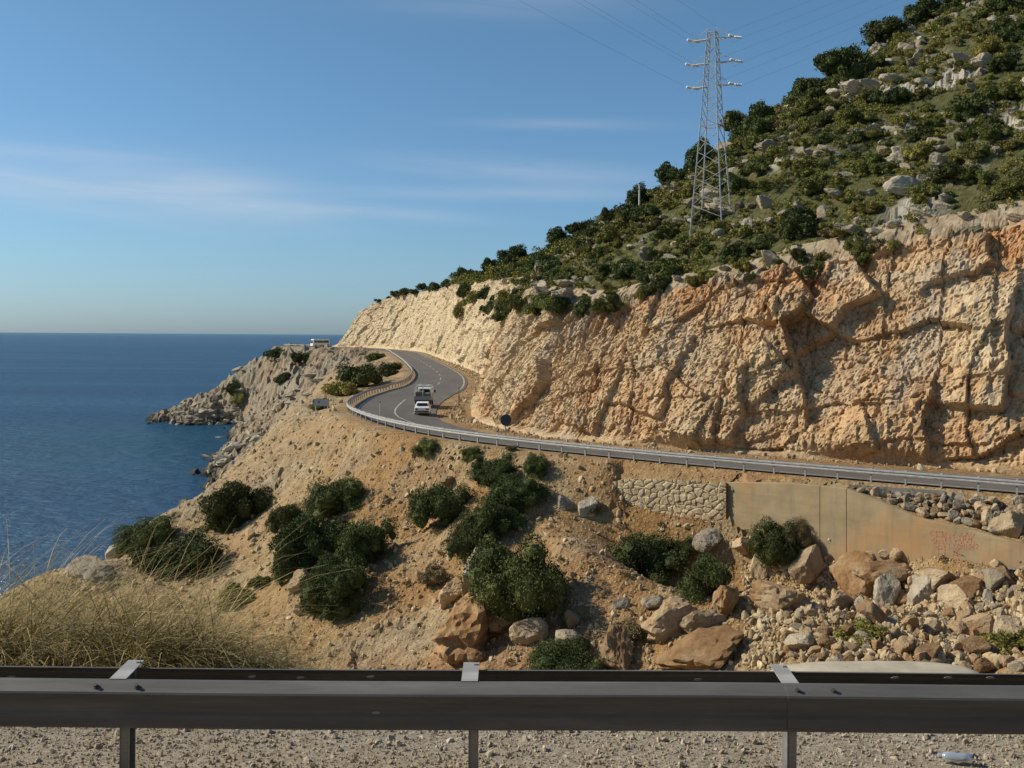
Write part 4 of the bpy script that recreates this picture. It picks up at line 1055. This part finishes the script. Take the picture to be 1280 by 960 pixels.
# unseen rock cut behind the camera, added to block sky light on the barrier
gx, gz_ = np.meshgrid(np.linspace(-70, 70, 240), np.linspace(-.5, 17, 50), indexing='xy')
Q = np.column_stack([gx.ravel(), -8.5-gz_.ravel()*.35, gz_.ravel()+CZ-2.9]); Q[:, 1] += 1.2*facets(Q/4, 311, .9)[0]+.5*facets(Q/1.5, 312, .9)[0]
me = np_mesh('unseen_cliff', Q, grid_faces(*gx.shape), False)
for nm in ('orange', 'pale', 'lip'): attr(me, nm, Q[:, 0]*0+.1)
tag(link('unseen_cliff', me, M['cliff']), kind='structure')

# ------------------------------------------------------------------ far guardrails
def guardrail(label, s0, s1, k0=0, double=True, hcap=100):
    root = thing('guardrail', label, 'guardrail', road_pt(s0, 0))
    O = root.location.copy()
    prof_ = [(0, .76), (.05, .73), (.055, .66), (.02, .62), (.02, .58), (.055, .54), (.055, .48), (.0, .45), (-.012, .45), (-.012, .76)]
    for side_ in ((-1, 1) if double else (-1,)):
        b_ = MB(); ii = list(range(s0, s1, 2)); V_ = []
        for i in ii:
            c = Vector(road_pt(i, 0)); n_ = Vector((NG[i, 0], NG[i, 1], 0))
            V_ += [c+n_*(side_*(.09+o)+.0)+Vector((0, 0, z_))-O for o, z_ in prof_]
        k = len(prof_)
        b_.add(V_, [(a*k+c, a*k+(c+1) % k, (a+1)*k+(c+1) % k, (a+1)*k+c) for a in range(len(ii)-1) for c in range(k)])
        b_.build('beam', M['steel_dull'], root)
    pb = MB(); pb.box((0, 0, .36), (.12, .10, .80)); pme = pb.mesh('post'); pme.materials.append(M['steel_dull'])
    sb = MB(); sb.box((0, 0, .78), (.20, .12, .035)); sme = sb.mesh('spacer'); sme.materials.append(M['steel_pale'])
    rest = MB(); q = 0
    for i in range(s0+2, s1-2, 4):
        c = Vector(road_pt(i, 0))-O; a_ = math.atan2(NG[i, 1], NG[i, 0])
        if q < hcap:
            o = link('post', pme, None, root); o.location = c; o.rotation_euler = (0, 0, a_)
            if q < 60: s_ = link('spacer', sme, None, o)
        else: rest.box(c+Vector((0, 0, .36)), (.12, .10, .80), a_); rest.box(c+Vector((0, 0, .78)), (.2, .12, .035), a_)
        q += 1
    if rest.v: tag(rest.build('post', M['steel_pale'], root), kind='stuff')
idx = lambda k: int(np.interp(k, RKK, np.arange(nR)))
guardrail('long steel guardrail along the valley side of the road round the bend', idx(.45), idx(10.9))
guardrail('distant pale guardrail on the headland in front of the white bus', idx(12.25), idx(12.97), double=False)

# ------------------------------------------------------------------ near crash barrier
nbr = thing('crash_barrier', 'weathered steel crash barrier with two beams on posts in front of the gravel verge', 'barrier', (0, 6.15, CZ-2.85)); O = nbr.location.copy()
PROF = [(.0, 0), (-.010, .003), (-.020, .000), (-.094, -.046), (-.099, -.058), (-.097, -.088), (-.086, -.108), (-.084, -.165), (-.090, -.185), (-.091, -.250), (-.084, -.264), (-.004, -.272), (.0, -.264), (-.078, -.256), (-.084, -.245), (-.083, -.188), (-.076, -.165), (-.078, -.110), (-.088, -.086), (-.089, -.066), (-.084, -.050), (-.018, -.008)]
def beam(x0, x1, y, ztop, flip, off=0., mat_='steel_dark'):
    k = len(PROF); V_ = []
    xs = np.linspace(x0, x1, max(2, int((x1-x0)/.5)))
    for x in xs: V_ += [Vector((x, y+flip*(a_-off), CZ+ztop+c+.004*math.sin(x*1.3)))-O for a_, c in PROF]
    b_ = MB(); b_.add(V_, [(i*k+c, i*k+(c+1) % k, (i+1)*k+(c+1) % k, (i+1)*k+c) for i in range(len(xs)-1) for c in range(k)]+[tuple(range(k)), tuple(range((len(xs)-1)*k, len(xs)*k))])
    return b_.build('beam', M[mat_], nbr)
beam(-30, 1.74, 6.06, -2.096, 1); beam(1.66, 30, 6.06, -2.095, 1, .005)
beam(-30, 30, 6.30, -2.112, -1, 0, 'steel_dark')
XP = [-12.6, -10.5, -8.5, -6.5, -4.42, -2.37, -.243, 1.70, 3.72, 5.8, 7.8, 9.8, 11.9]
b = MB(); b.box((0, 0, .36), (.012, .11, .80)); b.box((.026, -.049, .36), (.052, .012, .80)); b.box((.026, .049, .36), (.052, .012, .80)); pme = b.mesh('post'); pme.materials.append(M['steel'])
b = MB(); b.box((0, 0, 0), (.10, .30, .008)); b.box((.03, .11, .006), (.022, .022, .012)); sme = b.mesh('strap'); sme.materials.append(M['steel_dull'])
b = MB(); b.tube([(0, 0, 0), (0, -.006, .008)], .017, 8); b.tube([(0, -.006, .008), (0, -.016, .020)], .011, 6); bme = b.mesh('bolt'); bme.materials.append(M['dkgrey'])
for x in XP:
    o = link('post', pme, None, nbr); o.location = (x, .0, 0)
    s_ = link('strap', sme, None, nbr); s_.location = (x, .045, .764); s_.rotation_euler = (R(3), 0, 0)
for x in (-2.48, -2.235, 1.725, 1.94, -6.6, -6.36, 5.85, 6.1):
    o = link('bolt', bme, None, nbr); o.location = (x, 6.06-.062-6.15, CZ-2.124-O.z)
sl = MB(); sl.add([(math.cos(k*math.pi/6)*.026, -.0006*0, math.sin(k*math.pi/6)*.007) for k in range(12)]+[(math.cos(k*math.pi/6)*.026, .003, math.sin(k*math.pi/6)*.007) for k in range(12)], [tuple(range(12)), tuple(range(23, 11, -1))]+[(k, k+12, (k+1) % 12+12, (k+1) % 12) for k in range(12)])
slm = sl.mesh('slot_patch'); slm.materials.append(M['pale_conc'])  # pale plates put in place of open slots showing bright ground behind
for u, v, y in ((452, 880, 5.9765), (470, 891, 5.9735), (1268, 877, 5.9765), (318, 842, 6.355), (465, 842, 6.355), (20, 842, 6.355), (870, 845, 6.355), (1114, 843, 6.355), (1232, 843, 6.355), (1180, 843, 6.355), (378, 843, 6.355)):
    x, _, z_ = at(u, v, y); o = link('slot_patch', slm, None, nbr); o.location = Vector((x, y, z_))-O
    if y > 6.2: o.location.y = 6.292-O.y-.0; o.rotation_euler = (0, R(random.uniform(-8, 8)), 0)

# ------------------------------------------------------------------ lattice pylon with its wires
hb = cast(889, 284, (BH,))[0]
PY = Vector(hb); d_ = PY.y/97.0
pyl = thing('power_pylon', 'tall grey lattice steel power pylon standing on the hillside', 'pylon', PY)
HT = 243*PY.y/F
def py_r(z): f = z/HT; return (2.25+(1.22-2.25)*min(f/.52, 1))*d_ if f < .52 else (1.22+(.55-1.22)*(f-.52)/.48)*d_
ANG = [R(-75), R(15), R(105), R(195)]
def leg_at(k, z): r_ = py_r(max(z, 0)); return Vector((math.cos(ANG[k])*r_*(1+max(0, -z)*.02), math.sin(ANG[k])*r_*(1+max(0, -z)*.02), z))
for k in range(4):
    e = leg_at(k, 0); g = drop(PY.x+e.x, PY.y+e.y, (BH,))[0].z-PY.z-.3
    b = MB(); pts = [leg_at(k, z_) for z_ in (min(g, -.2), HT*.52, HT)]
    b.bar(pts[0], pts[1], .11); b.bar(pts[1], pts[2], .09); lg = b.build('leg', M['steel_pale'], pyl)
    b = MB(); b.box((pts[0].x, pts[0].y, pts[0].z+.25), (.6, .6, .7)); b.build('footing', M['concrete'], lg)
b = MB()
zs = np.linspace(.04*HT, .52*HT, 8)
for k in range(4):
    for z0, z1 in zip(zs[:-1], zs[1:]): b.bar(leg_at(k, z1 if k % 2 else z1), leg_at((k+1) % 4, z0), .05)
b.build('lower_bracing', M['steel_dull'], pyl)
b = MB(); zs = np.linspace(.52*HT, HT, 11)
for k in range(4):
    for z0, z1 in zip(zs[:-1], zs[1:]):
        b.bar(leg_at(k, z1), leg_at((k+1) % 4, z0), .038); b.bar(leg_at(k, z0), leg_at((k+1) % 4, z1), .038)
for z_ in (.52*HT, HT):
    for k in range(4): b.bar(leg_at(k, z_), leg_at((k+1) % 4, z_), .08)
b.build('upper_bracing', M['steel_dull'], pyl)
AD = Vector((.92, -.39, 0)); tips = []
for lv, (ld_, hh) in enumerate(((2.0, 235), (2.15, 205), (2.05, 176))):
    z_ = hh*PY.y/F
    for sd in (-1, 1):
        tip = AD*sd*ld_*d_+Vector((0, 0, z_)); r_ = py_r(z_); b = MB()
        root_ = AD*sd*r_*.55
        b.bar(root_+Vector((.25*.39, .25*.92, z_)), tip, .09); b.bar(root_+Vector((-.25*.39, -.25*.92, z_)), tip, .09); b.bar(root_+Vector((0, 0, z_+1.1*d_)), tip, .06)
        arm = b.build('crossarm', M['steel_pale'], pyl)
        for wd in (Vector((-.57, -.82, -.08)), Vector((.88, .42, .05))):
            b = MB(); e = tip+wd*1.05; pts, rad_ = [], []
            for q in range(13): pts.append(tip+wd*(.12+q*.075)); rad_.append(.14 if q % 2 else .05)
            b.tube([tip, tip+wd*.12], .03, 5); b.tube(pts, rad_, 9); b.build('insulator', M['insul'], arm)
        tips.append((lv, sd, PY+tip))
for lv, sd, tp in tips:
    A_ = tp+Vector((-.57, -.82, -.08))*1.05; B_ = tp+Vector((.88, .42, .05))*1.05
    endL = A_+Vector((-.57, -.82, 0))*175+Vector((0, 0, 13+2.2*(2-lv)*.5)); endR = B_+Vector((.9, .40, 0))*150+Vector((0, 0, 78))
    pts = []
    for q in range(31): f = 1-q/30; pts.append(A_.lerp(endL, f)-Vector((0, 0, 4*3.2*f*(1-f))))
    pts.append(tp-Vector((0, 0, .55)))
    for q in range(25): f = q/24; pts.append(B_.lerp(endR, f)-Vector((0, 0, 4*3.5*f*(1-f))))
    b = MB(); b.tube(pts, .006, 5); nm = ['top', 'middle', 'lowest'][lv]
    tag(b.build('power_line', M['wire'], smooth=True), 'thin overhead wire held by the %s arm on the %s side of the pylon' % (nm, 'seaward' if sd < 0 else 'hillward'), 'wire', 'overhead wires at the pylon')
def pole(name, u, v0, v1, r_, label, trees, cat='pole', mat_='steel_pale', kids=None):
    h = cast(u, v1, trees)
    if not h: return None
    p = h[0]; H = (v1-v0)*p.y/F
    root = thing(name, label, cat, p)
    b = MB(); b.tube([(0, 0, -.4), (0, 0, H)], [r_, r_*.75], 8); b.build('shaft', M[mat_], root)
    if kids: kids(root, H)
    return root
def cap(root, H): b = MB(); b.tube([(0, 0, H), (0, 0, H+.12)], .11, 8); b.box((0, 0, H-.3), (.7, .07, .07)); b.build('crossbar', M['steel_pale'], root)
pole('utility_pole', 799, 232, 271, .12, 'taller thin pole among the shrubs on the hillside left of the pylon', (BH,), kids=cap)
pole('utility_pole', 779, 233, 256, .11, 'shorter thin pole poking out of the skyline left of the pylon', (BH,), kids=cap)
pole('utility_pole', 501, 400, 432, .14, 'thin pale pole at the foot of the far pale cut', (BG,), kids=cap)
def refl(root, H):
    b = MB(); b.box((0, -.035, H-.12), (.09, .02, .16)); b.build('reflector', M['dkgrey'], root)
pole('delineator_post', 475, 501, 524, .045, 'thin marker post at the left edge of the road in the bend', (BG,), kids=refl)
pole('delineator_post', 573.5, 484, 508, .06, 'thin dark marker post at the right edge of the road beside the truck', (BG,), mat_='dkgrey', kids=refl)
# round sign seen from behind
h = cast(632, 553, (BG,))[0]; i_, o_ = rail_offset(np.array([[h.x, h.y]]))
g = Vector(road_pt(int(i_[0]), .95)) if abs(o_[0]) < 3 else h
d0 = g.y; sg = thing('round_sign', 'round road sign seen from its dark back at the bend behind the guardrail', 'sign', g, R(18))
zc = CZ+ray(632, 525)[1]*d0-g.z; x_ = ray(632, 525)[0]*d0; sg.location.x = x_
b = MB(); b.tube([(0, 0, -.2), (0, 0, zc+.3)], .035, 8); b.build('post', M['steel'], sg)
rd_ = 7.2*d0/F; b = MB(); b.tube([(0, -.045, zc), (0, -.075, zc)], rd_, 28); b.build('sign_disc', M['dkgrey'], sg)
b = MB(); b.tube([(0, -.076, zc), (0, -.082, zc)], rd_*.93, 28); b.box((0, -.09, zc+.2), (rd_*1.1, .02, .05)); b.box((0, -.09, zc-.2), (rd_*1.1, .02, .05)); b.build('sign_back', M['dkgrey'], sg)
# rectangular sign on two posts
h = cast(402, 517, (BG,))[0]; sg = thing('road_sign', 'rectangular blue grey road sign on two posts above the sea slope', 'sign', h, R(8)); s_ = h.y/F
for x in (-7.5, 7.5):
    b = MB(); b.tube([(x*s_, 0, -.6), (x*s_, 0, 19*s_)], .05, 8); b.build('post', M['steel_pale'], sg)
b = MB(); b.box((0, -.07, 14.2*s_), (18*s_, .03, 9*s_)); pn = b.build('panel', M['blue'], sg)
b = MB(); b.box((-3.2*s_, -.09, 14.4*s_), (1.8*s_, .008, 3*s_)); b.build('symbol', M['dkgrey'], pn)
b = MB(); b.box((0, -.086, 18.4*s_), (17*s_, .012, .5*s_)); b.build('border', M['dkgrey'], pn)

# ------------------------------------------------------------------ vehicles
def loft_side(profile, hw, zlo, zhi, tumble):
    """closed body from a side outline (y, z): half width hw, drawn in towards the roof between zlo and zhi"""
    def w_(z): return hw-tumble*max(0, min(1, (z-zlo)/(zhi-zlo)))
    k = len(profile); V_ = [(-w_(z), y, z) for y, z in profile]+[(w_(z), y, z) for y, z in profile]
    return V_, [tuple(range(k)), tuple(range(2*k-1, k-1, -1))]+[(i, k+i, k+(i+1) % k, (i+1) % k) for i in range(k)], w_
def wheel(parent, x, y, r_, w_=.19):
    b_ = MB(); b_.disc_x((0, 0, 0), r_, w_, 22); o = b_.build('wheel', M['rubber'], parent, bevel=.02); o.location = (x, y, r_)
    b_ = MB(); b_.disc_x((0, 0, 0), r_*.6, w_+.02, 16); b_.build('rim', M['steel_pale'], o)
def place(u, v, off=None):
    h = cast(u, v, (BG,))[0]; i, o = rail_offset(np.array([[h.x, h.y]])); i = int(i[0]); return Vector((h.x, h.y, road_pt(i, float(o[0]))[2]+.004)), math.atan2(-TG[i, 0], TG[i, 1])
p, a_ = place(528.5, 518.5)
car = thing('sedan_car', 'small white sedan driving away behind the truck', 'car', p, R(2))
pr = [(-2.02, .30), (-2.05, .50), (-2.0, .86), (-1.92, .92), (-1.32, .95), (-.98, 1.34), (-.80, 1.40), (.35, 1.40), (.52, 1.35), (1.02, .93), (1.92, .84), (2.02, .70), (2.02, .30), (1.7, .22), (-1.7, .22)]
V_, Fs, w_ = loft_side(pr, .80, .9, 1.4, .16); b = MB(); b.add(V_, Fs); b.build('body', M['white'], car, bevel=.045)
b = MB(); b.add([(-.60, -1.30, 1.0), (.60, -1.30, 1.0), (.54, -1.045, 1.30), (-.54, -1.045, 1.30)], [(0, 1, 2, 3)]); o = b.build('rear_window', M['glass'], car); o.location = (0, -.03, .012)
b = MB(); b.add([(.62, .97, .97), (-.62, .97, .97), (-.55, .60, 1.31), (.55, .60, 1.31)], [(0, 1, 2, 3)]); o = b.build('windshield', M['glass'], car); o.location = (0, .03, .012)
for sd in (-1, 1):
    for y0, y1, t0, t1 in ((-1.12, -.2, -.86, -.2), (-.12, .82, -.12, .48)):
        b = MB(); q_ = [(sd*(w_(1.0)+.008), y0, .99), (sd*(w_(1.0)+.008), y1, .99), (sd*(w_(1.32)+.008), t1, 1.31), (sd*(w_(1.32)+.008), t0, 1.31)]
        b.add(q_ if sd > 0 else q_[::-1], [(0, 1, 2, 3)]); b.build('side_window', M['glass'], car)
    b = MB(); b.box((sd*.60, -2.045, .70), (.30, .05, .15)); b.build('tail_light', M['red'], car)
    b = MB(); b.box((sd*.60, 2.02, .66), (.26, .05, .13)); b.build('headlight', M['insul'], car)
    b = MB(); b.box((sd*.92, .62, .98), (.16, .08, .11)); b.build('mirror', M['white'], car)
    for y in (-1.22, 1.28): wheel(car, sd*.70, y, .29)
b = MB(); b.box((0, -2.08, .44), (1.56, .10, .15)); b.build('rear_bumper', M['dkgrey'], car, bevel=.02)
b = MB(); b.box((0, 2.05, .42), (1.54, .10, .15)); b.build('front_bumper', M['dkgrey'], car, bevel=.02)
b = MB(); b.box((0, -2.075, .70), (.52, .02, .12)); b.build('number_plate', M['white'], car)
p, a_ = place(530.5, 507.5)
tr = thing('flatbed_truck', 'small truck with a tall cage frame on its bed driving away ahead of the car', 'truck', p, R(1))
b = MB(); b.box((0, -.4, .62), (.9, 5.2, .18)); b.build('chassis', M['dkgrey'], tr)
pr = [(1.0, .55), (1.0, 2.05), (1.15, 2.15), (2.0, 2.12), (2.42, 1.35), (2.55, 1.2), (2.55, .5)]
V_, Fs, w_ = loft_side(pr, .95, 1.2, 2.15, .1); b = MB(); b.add(V_, Fs); b.build('cab', M['white'], tr, bevel=.05)
b = MB(); b.add([(-.62, .99, 1.4), (.62, .99, 1.4), (.58, .99, 1.95), (-.58, .99, 1.95)], [(0, 1, 2, 3)]); b.build('cab_rear_window', M['glass'], tr)
b = MB(); b.add([(.8, 2.41, 1.4), (-.8, 2.41, 1.4), (-.74, 2.04, 2.06), (.74, 2.04, 2.06)], [(0, 1, 2, 3)]); o = b.build('windshield', M['glass'], tr); o.location = (0, .03, .01)
b = MB(); b.box((0, -1.05, .82), (2.06, 3.7, .12)); b.build('bed_floor', M['dkgrey'], tr)
for sd in (-1, 1):
    b = MB(); b.box((sd*1.02, -1.05, 1.08), (.05, 3.7, .44)); b.build('side_board', M['grey'], tr)
    b = MB(); b.box((sd*1.16, 2.1, 1.65), (.24, .07, .34)); b.build('mirror', M['dkgrey'], tr)
    b = MB(); b.box((sd*.85, -2.93, .70), (.26, .05, .13)); b.build('tail_light', M['red'], tr)
    for y in (-1.75, 1.75): wheel(tr, sd*.84, y, .38, .26)
b = MB(); b.box((0, -2.90, 1.08), (2.06, .05, .44)); b.build('tailgate', M['grey'], tr)
b = MB()
for y in (-2.88, -1.7, -.4, .78):
    pts = [(-1.02, y, 1.3), (-1.02, y, 2.3), (-.86, y, 2.52), (.86, y, 2.52), (1.02, y, 2.3), (1.02, y, 1.3)]
    for q, s2 in zip(pts[:-1], pts[1:]): b.bar(q, s2, .09)
for x, z_ in ((-1.02, 1.75), (1.02, 1.75), (-1.02, 2.3), (1.02, 2.3), (-.5, 2.52), (.5, 2.52)): b.bar((x, -2.88, z_), (x, .78, z_), .06)
b.bar((0, -2.88, 1.3), (0, -2.88, 2.5), .07); b.build('cage_frame', M['white'], tr)
b = MB(); b.box((-.45, -1.2, 1.35), (.9, 2.9, .95)); b.box((.5, -1.3, 1.25), (.9, 2.7, .75)); b.build('load', M['dull_red'], tr, bevel=.06)
b = MB(); b.box((0, -2.92, .55), (1.9, .1, .12)); b.build('rear_bumper', M['dkgrey'], tr)
# white coach far off on the headland
ib = idx(12.33); q_ = road_pt(ib, 4.2); p = Vector(q_); p.x = ray(400, 430)[0]*p.y
bus = thing('white_bus', 'white bus far away on the headland road', 'bus', p, R(128))
pr = [(-3.7, .4), (-3.72, 2.9), (-3.5, 3.1), (3.3, 3.1), (3.62, 2.7), (3.75, 1.3), (3.75, .4)]
V_, Fs, w_ = loft_side(pr, 1.2, 1.5, 3.1, .08); b = MB(); b.add(V_, Fs); b.build('body', M['white'], bus, bevel=.07)
b = MB(); b.add([(1.0, 3.80, 1.45), (-1.0, 3.80, 1.45), (-.98, 3.66, 2.72), (.98, 3.66, 2.72)], [(0, 1, 2, 3)]); b.build('windshield', M['glass'], bus)
b = MB(); b.add([(-1.0, -3.74, 1.6), (1.0, -3.74, 1.6), (.98, -3.74, 2.7), (-.98, -3.74, 2.7)], [(0, 1, 2, 3)]); b.build('rear_window', M['glass'], bus)
for sd in (-1, 1):
    for k in range(5):
        y0 = -3.3+k*1.32; q_ = [(sd*1.2, y0, 1.65), (sd*1.2, y0+1.2, 1.65), (sd*1.165, y0+1.2, 2.6), (sd*1.165, y0, 2.6)]
        b = MB(); b.add([(x+sd*.012, y, z_) for x, y, z_ in (q_ if sd > 0 else q_[::-1])], [(0, 1, 2, 3)]); b.build('side_window', M['glass'], bus)
    for y in (-2.2, 2.4): wheel(bus, sd*1.08, y, .45, .28)
    b = MB(); b.box((sd*.9, 3.77, .85), (.35, .06, .18)); b.build('headlight', M['insul'], bus)

# ------------------------------------------------------------------ things by the near barrier
b = MB()
def blob_slab(name, mk, cx, cy, cz, sx, sy, sz, label, cat, seed, rz=0.):
    V_, Fs = ico(4); e = np.sign(V_)*np.abs(V_)**.6
    e = e*np.array([sx, sy, sz]); e[:, 2] *= np.where(V_[:, 2] > 0, 1-.15*np.abs(V_[:, 0])**2, 1); e += .02*np.column_stack([fbm(V_*2, 3, seed), fbm(V_*2, 3, seed+1), fbm(V_*2.5, 3, seed+2)])
    o = link(name, np_mesh(name, e, Fs, True), M[mk]); o.location = (cx, cy, cz); o.rotation_euler = (0, 0, rz); return tag(o, label, cat)
blob_slab('concrete_block', 'pale_conc', 3.22, 8.75, CZ-3.06, 1.0, .34, .18, 'low smooth pale concrete block lying behind the near crash barrier', 'concrete block', 5, .05)
blob_slab('pale_rock', 'lime', -4.72, 8.75, CZ-2.92, .30, .35, .30, 'whitish rock beside the dry grass behind the near crash barrier', 'rock', 8, .3)
bx, by = ray(1197, 948)[0]*6.68, 6.68
bt = thing('plastic_bottle', 'crumpled pale blue plastic bottle lying on the gravel under the barrier', 'bottle', (bx, by, CZ-2.80), R(75))
b = MB(); b.tube([(0, -.09, 0), (0, -.085, 0), (0, -.03, .004), (0, .0, -.004), (0, .04, .002), (0, .075, 0), (0, .10, 0)], [.012, .034, .030, .036, .032, .030, .012], 12); b.build('body', M['plastic'], bt, True)
b = MB(); b.tube([(0, .10, 0), (0, .122, 0)], .015, 10); b.build('lid', M['blue'], bt)

# dry grass behind the barrier, uncountable bent blades and stalks
gv, gf, gn = [], [], 0
def blade(x, y, z, L, az_, lean, w_, seg=6, curl=1.0):
    global gn
    dx, dy = math.cos(az_), math.sin(az_); px_, pz_ = 0, 0; ang = R(88)-lean*.35; pts = []
    for k in range(seg+1):
        pts.append((x+dx*px_, y+dy*px_, z+pz_)); st_ = L/seg; px_ += math.cos(ang)*st_; pz_ += math.sin(ang)*st_; ang -= (lean*curl)/seg*1.3
    sx_, sy_ = -dy, dx; a0 = random.random()*3; cs = math.cos(a0)
    for k, q in enumerate(pts):
        hw = w_*(1-.85*k/seg)*.5
        gv.append((q[0]+sx_*hw, q[1]+sy_*hw, q[2])); gv.append((q[0]-sx_*hw, q[1]-sy_*hw, q[2]+hw*cs*.5))
    for k in range(seg): gf.append((gn+2*k, gn+2*k+1, gn+2*k+3, gn+2*k+2))
    gn += 2*(seg+1)
tuft = []
for k in range(300):
    u = random.uniform(-120, 460); y = random.uniform(7.95, 9.7)
    dens = 1 if u < 230 else max(.10, 1-(u-230)/190)
    if random.random() < dens: tuft.append((ray(u, 800)[0]*y, y, dens, random.uniform(0, 6.28)))
for x, y, dens, a0 in tuft:
    z = CZ-2.88-.5*max(0, y-8.2); hmax = (1.45 if dens > .9 else .75)*random.uniform(.6, 1.15)*(1.0 if y > 8.6 else .7)
    for q in range(int(130*dens)):
        blade(x+random.gauss(0, .13), y+random.gauss(0, .13), z-.03, hmax*random.uniform(.5, 1.5), random.gauss(0, 1.1) if random.random() < .7 else random.uniform(0, 6.28), random.uniform(.8, 3.2), random.uniform(.005, .013))
for k in range(60):
    y = random.uniform(8.0, 9.6); u = random.uniform(-80, 300); x = ray(u, 800)[0]*y
    blade(x, y, CZ-2.88-.5*max(0, y-8.2), random.uniform(.7, 1.45), random.gauss(0, .8) if random.random() < .75 else random.gauss(3.1, .6), random.uniform(1.0, 2.6), .011, 10)
me = bpy.data.meshes.new('dry_grass'); me.from_pydata(gv, [], gf); me.update()
tag(link('dry_grass', me, M['grass']), 'thick clump of long dry yellow grass bent by the wind behind the barrier', 'grass', kind='stuff')

# ------------------------------------------------------------------ camera, sun, sky
cd = bpy.data.cameras.new('camera'); cam = bpy.data.objects.new('camera', cd); COL.objects.link(cam)
cd.sensor_width = 36; cd.lens = F/1280*36; cd.shift_y = -(480-VAX)/1280; cd.clip_start = .1; cd.clip_end = 300000
c_, s_ = math.cos(ROLL), math.sin(ROLL)
cam.matrix_world = Matrix(((c_, -s_, 0, 0), (0, 0, -1, 0), (s_, c_, 0, CZ), (0, 0, 0, 1)))
S.camera = cam
EL = R(35); AZ = Vector((-.992, .12, 0)).normalized()
to_sun = Vector((AZ.x*math.cos(EL), AZ.y*math.cos(EL), math.sin(EL)))
ld = bpy.data.lights.new('sun', 'SUN'); ld.energy = 4.3; ld.angle = R(.55); ld.color = (1, .91, .74)
lo = bpy.data.objects.new('sun', ld); COL.objects.link(lo); lo.rotation_euler = to_sun.to_track_quat('Z', 'Y').to_euler()
w = bpy.data.worlds.new('World'); S.world = w; w.use_nodes = True
t = NT(w); bg = w.node_tree.nodes['Background']
sky = t.node('ShaderNodeTexSky', sky_type='NISHITA'); sky.sun_disc = False; sky.sun_elevation = EL; sky.sun_rotation = math.atan2(AZ.x, AZ.y)
sky.air_density = 1.0; sky.dust_density = .6; sky.ozone_density = 2.0; sky.altitude = 40
dirv = t.coord('Generated'); sp = t.node('ShaderNodeSeparateXYZ'); t.put(sp.inputs[0], dirv)
yy = t.m('MAXIMUM', sp.outputs[1], .05); az = t.m('DIVIDE', sp.outputs[0], yy); el = t.m('DIVIDE', sp.outputs[2], yy)
cv = t.node('ShaderNodeCombineXYZ'); t.put(cv.inputs[0], t.m('MULTIPLY', az, 3.2)); t.put(cv.inputs[1], t.m('MULTIPLY_ADD', el, 30., t.m('MULTIPLY', az, 2.2)))
wisps = t.noise(1.0, 7, .62, cv.outputs[0], .8)
def gauss(u, v, wu, wv, k, sl=0.):
    a0, e0 = ray(u, v); da = t.m('MULTIPLY', t.m('SUBTRACT', az, a0), F/wu)
    de = t.m('MULTIPLY', t.m('ADD', t.m('SUBTRACT', el, e0), t.m('MULTIPLY', t.m('SUBTRACT', az, a0), sl)), F/wv)
    r2 = t.m('ADD', t.m('MULTIPLY', da, da), t.m('MULTIPLY', de, de))
    return t.m('MULTIPLY', t.m('POWER', 2.718, t.m('MULTIPLY', r2, -1)), k)
cl = None
for g in ((120, 232, 260, 40, .95, .10), (270, 240, 120, 26, .5, .12), (650, 212, 170, 15, .75, .05), (640, 242, 190, 9, .6, 0), (470, 265, 130, 9, .55, .06), (700, 155, 110, 7, .5, 0), (640, 0, 160, 22, .45, 0), (60, 190, 200, 10, .4, .05)):
    x = gauss(*g); cl = x if cl is None else t.m('ADD', cl, x)
cl = t.m('MULTIPLY', cl, t.ramp(wisps, [(.28, .2), (.68, 1)]), clamp=True)
hz_ = t.ramp(t.m('MAXIMUM', el, 0), [(0, (.60, .84, 1.30)), (.08, (.66, .92, 1.18)), (.35, (.72, 1.0, 1.10))])
skyt = t.mix(1, sky.outputs[0], hz_, 'MULTIPLY')
skyc = t.mix(t.m('MULTIPLY', cl, .40), skyt, (7.2, 7.4, 7.8))
t.put(bg.inputs[0], skyc); bg.inputs[1].default_value = .080
S.view_settings.view_transform = 'Standard'; S.view_settings.look = 'None'; S.view_settings.exposure = .27; S.view_settings.gamma = 1
S.render.engine = 'CYCLES'
S.cycles.max_bounces = 6; S.cycles.use_denoising = True
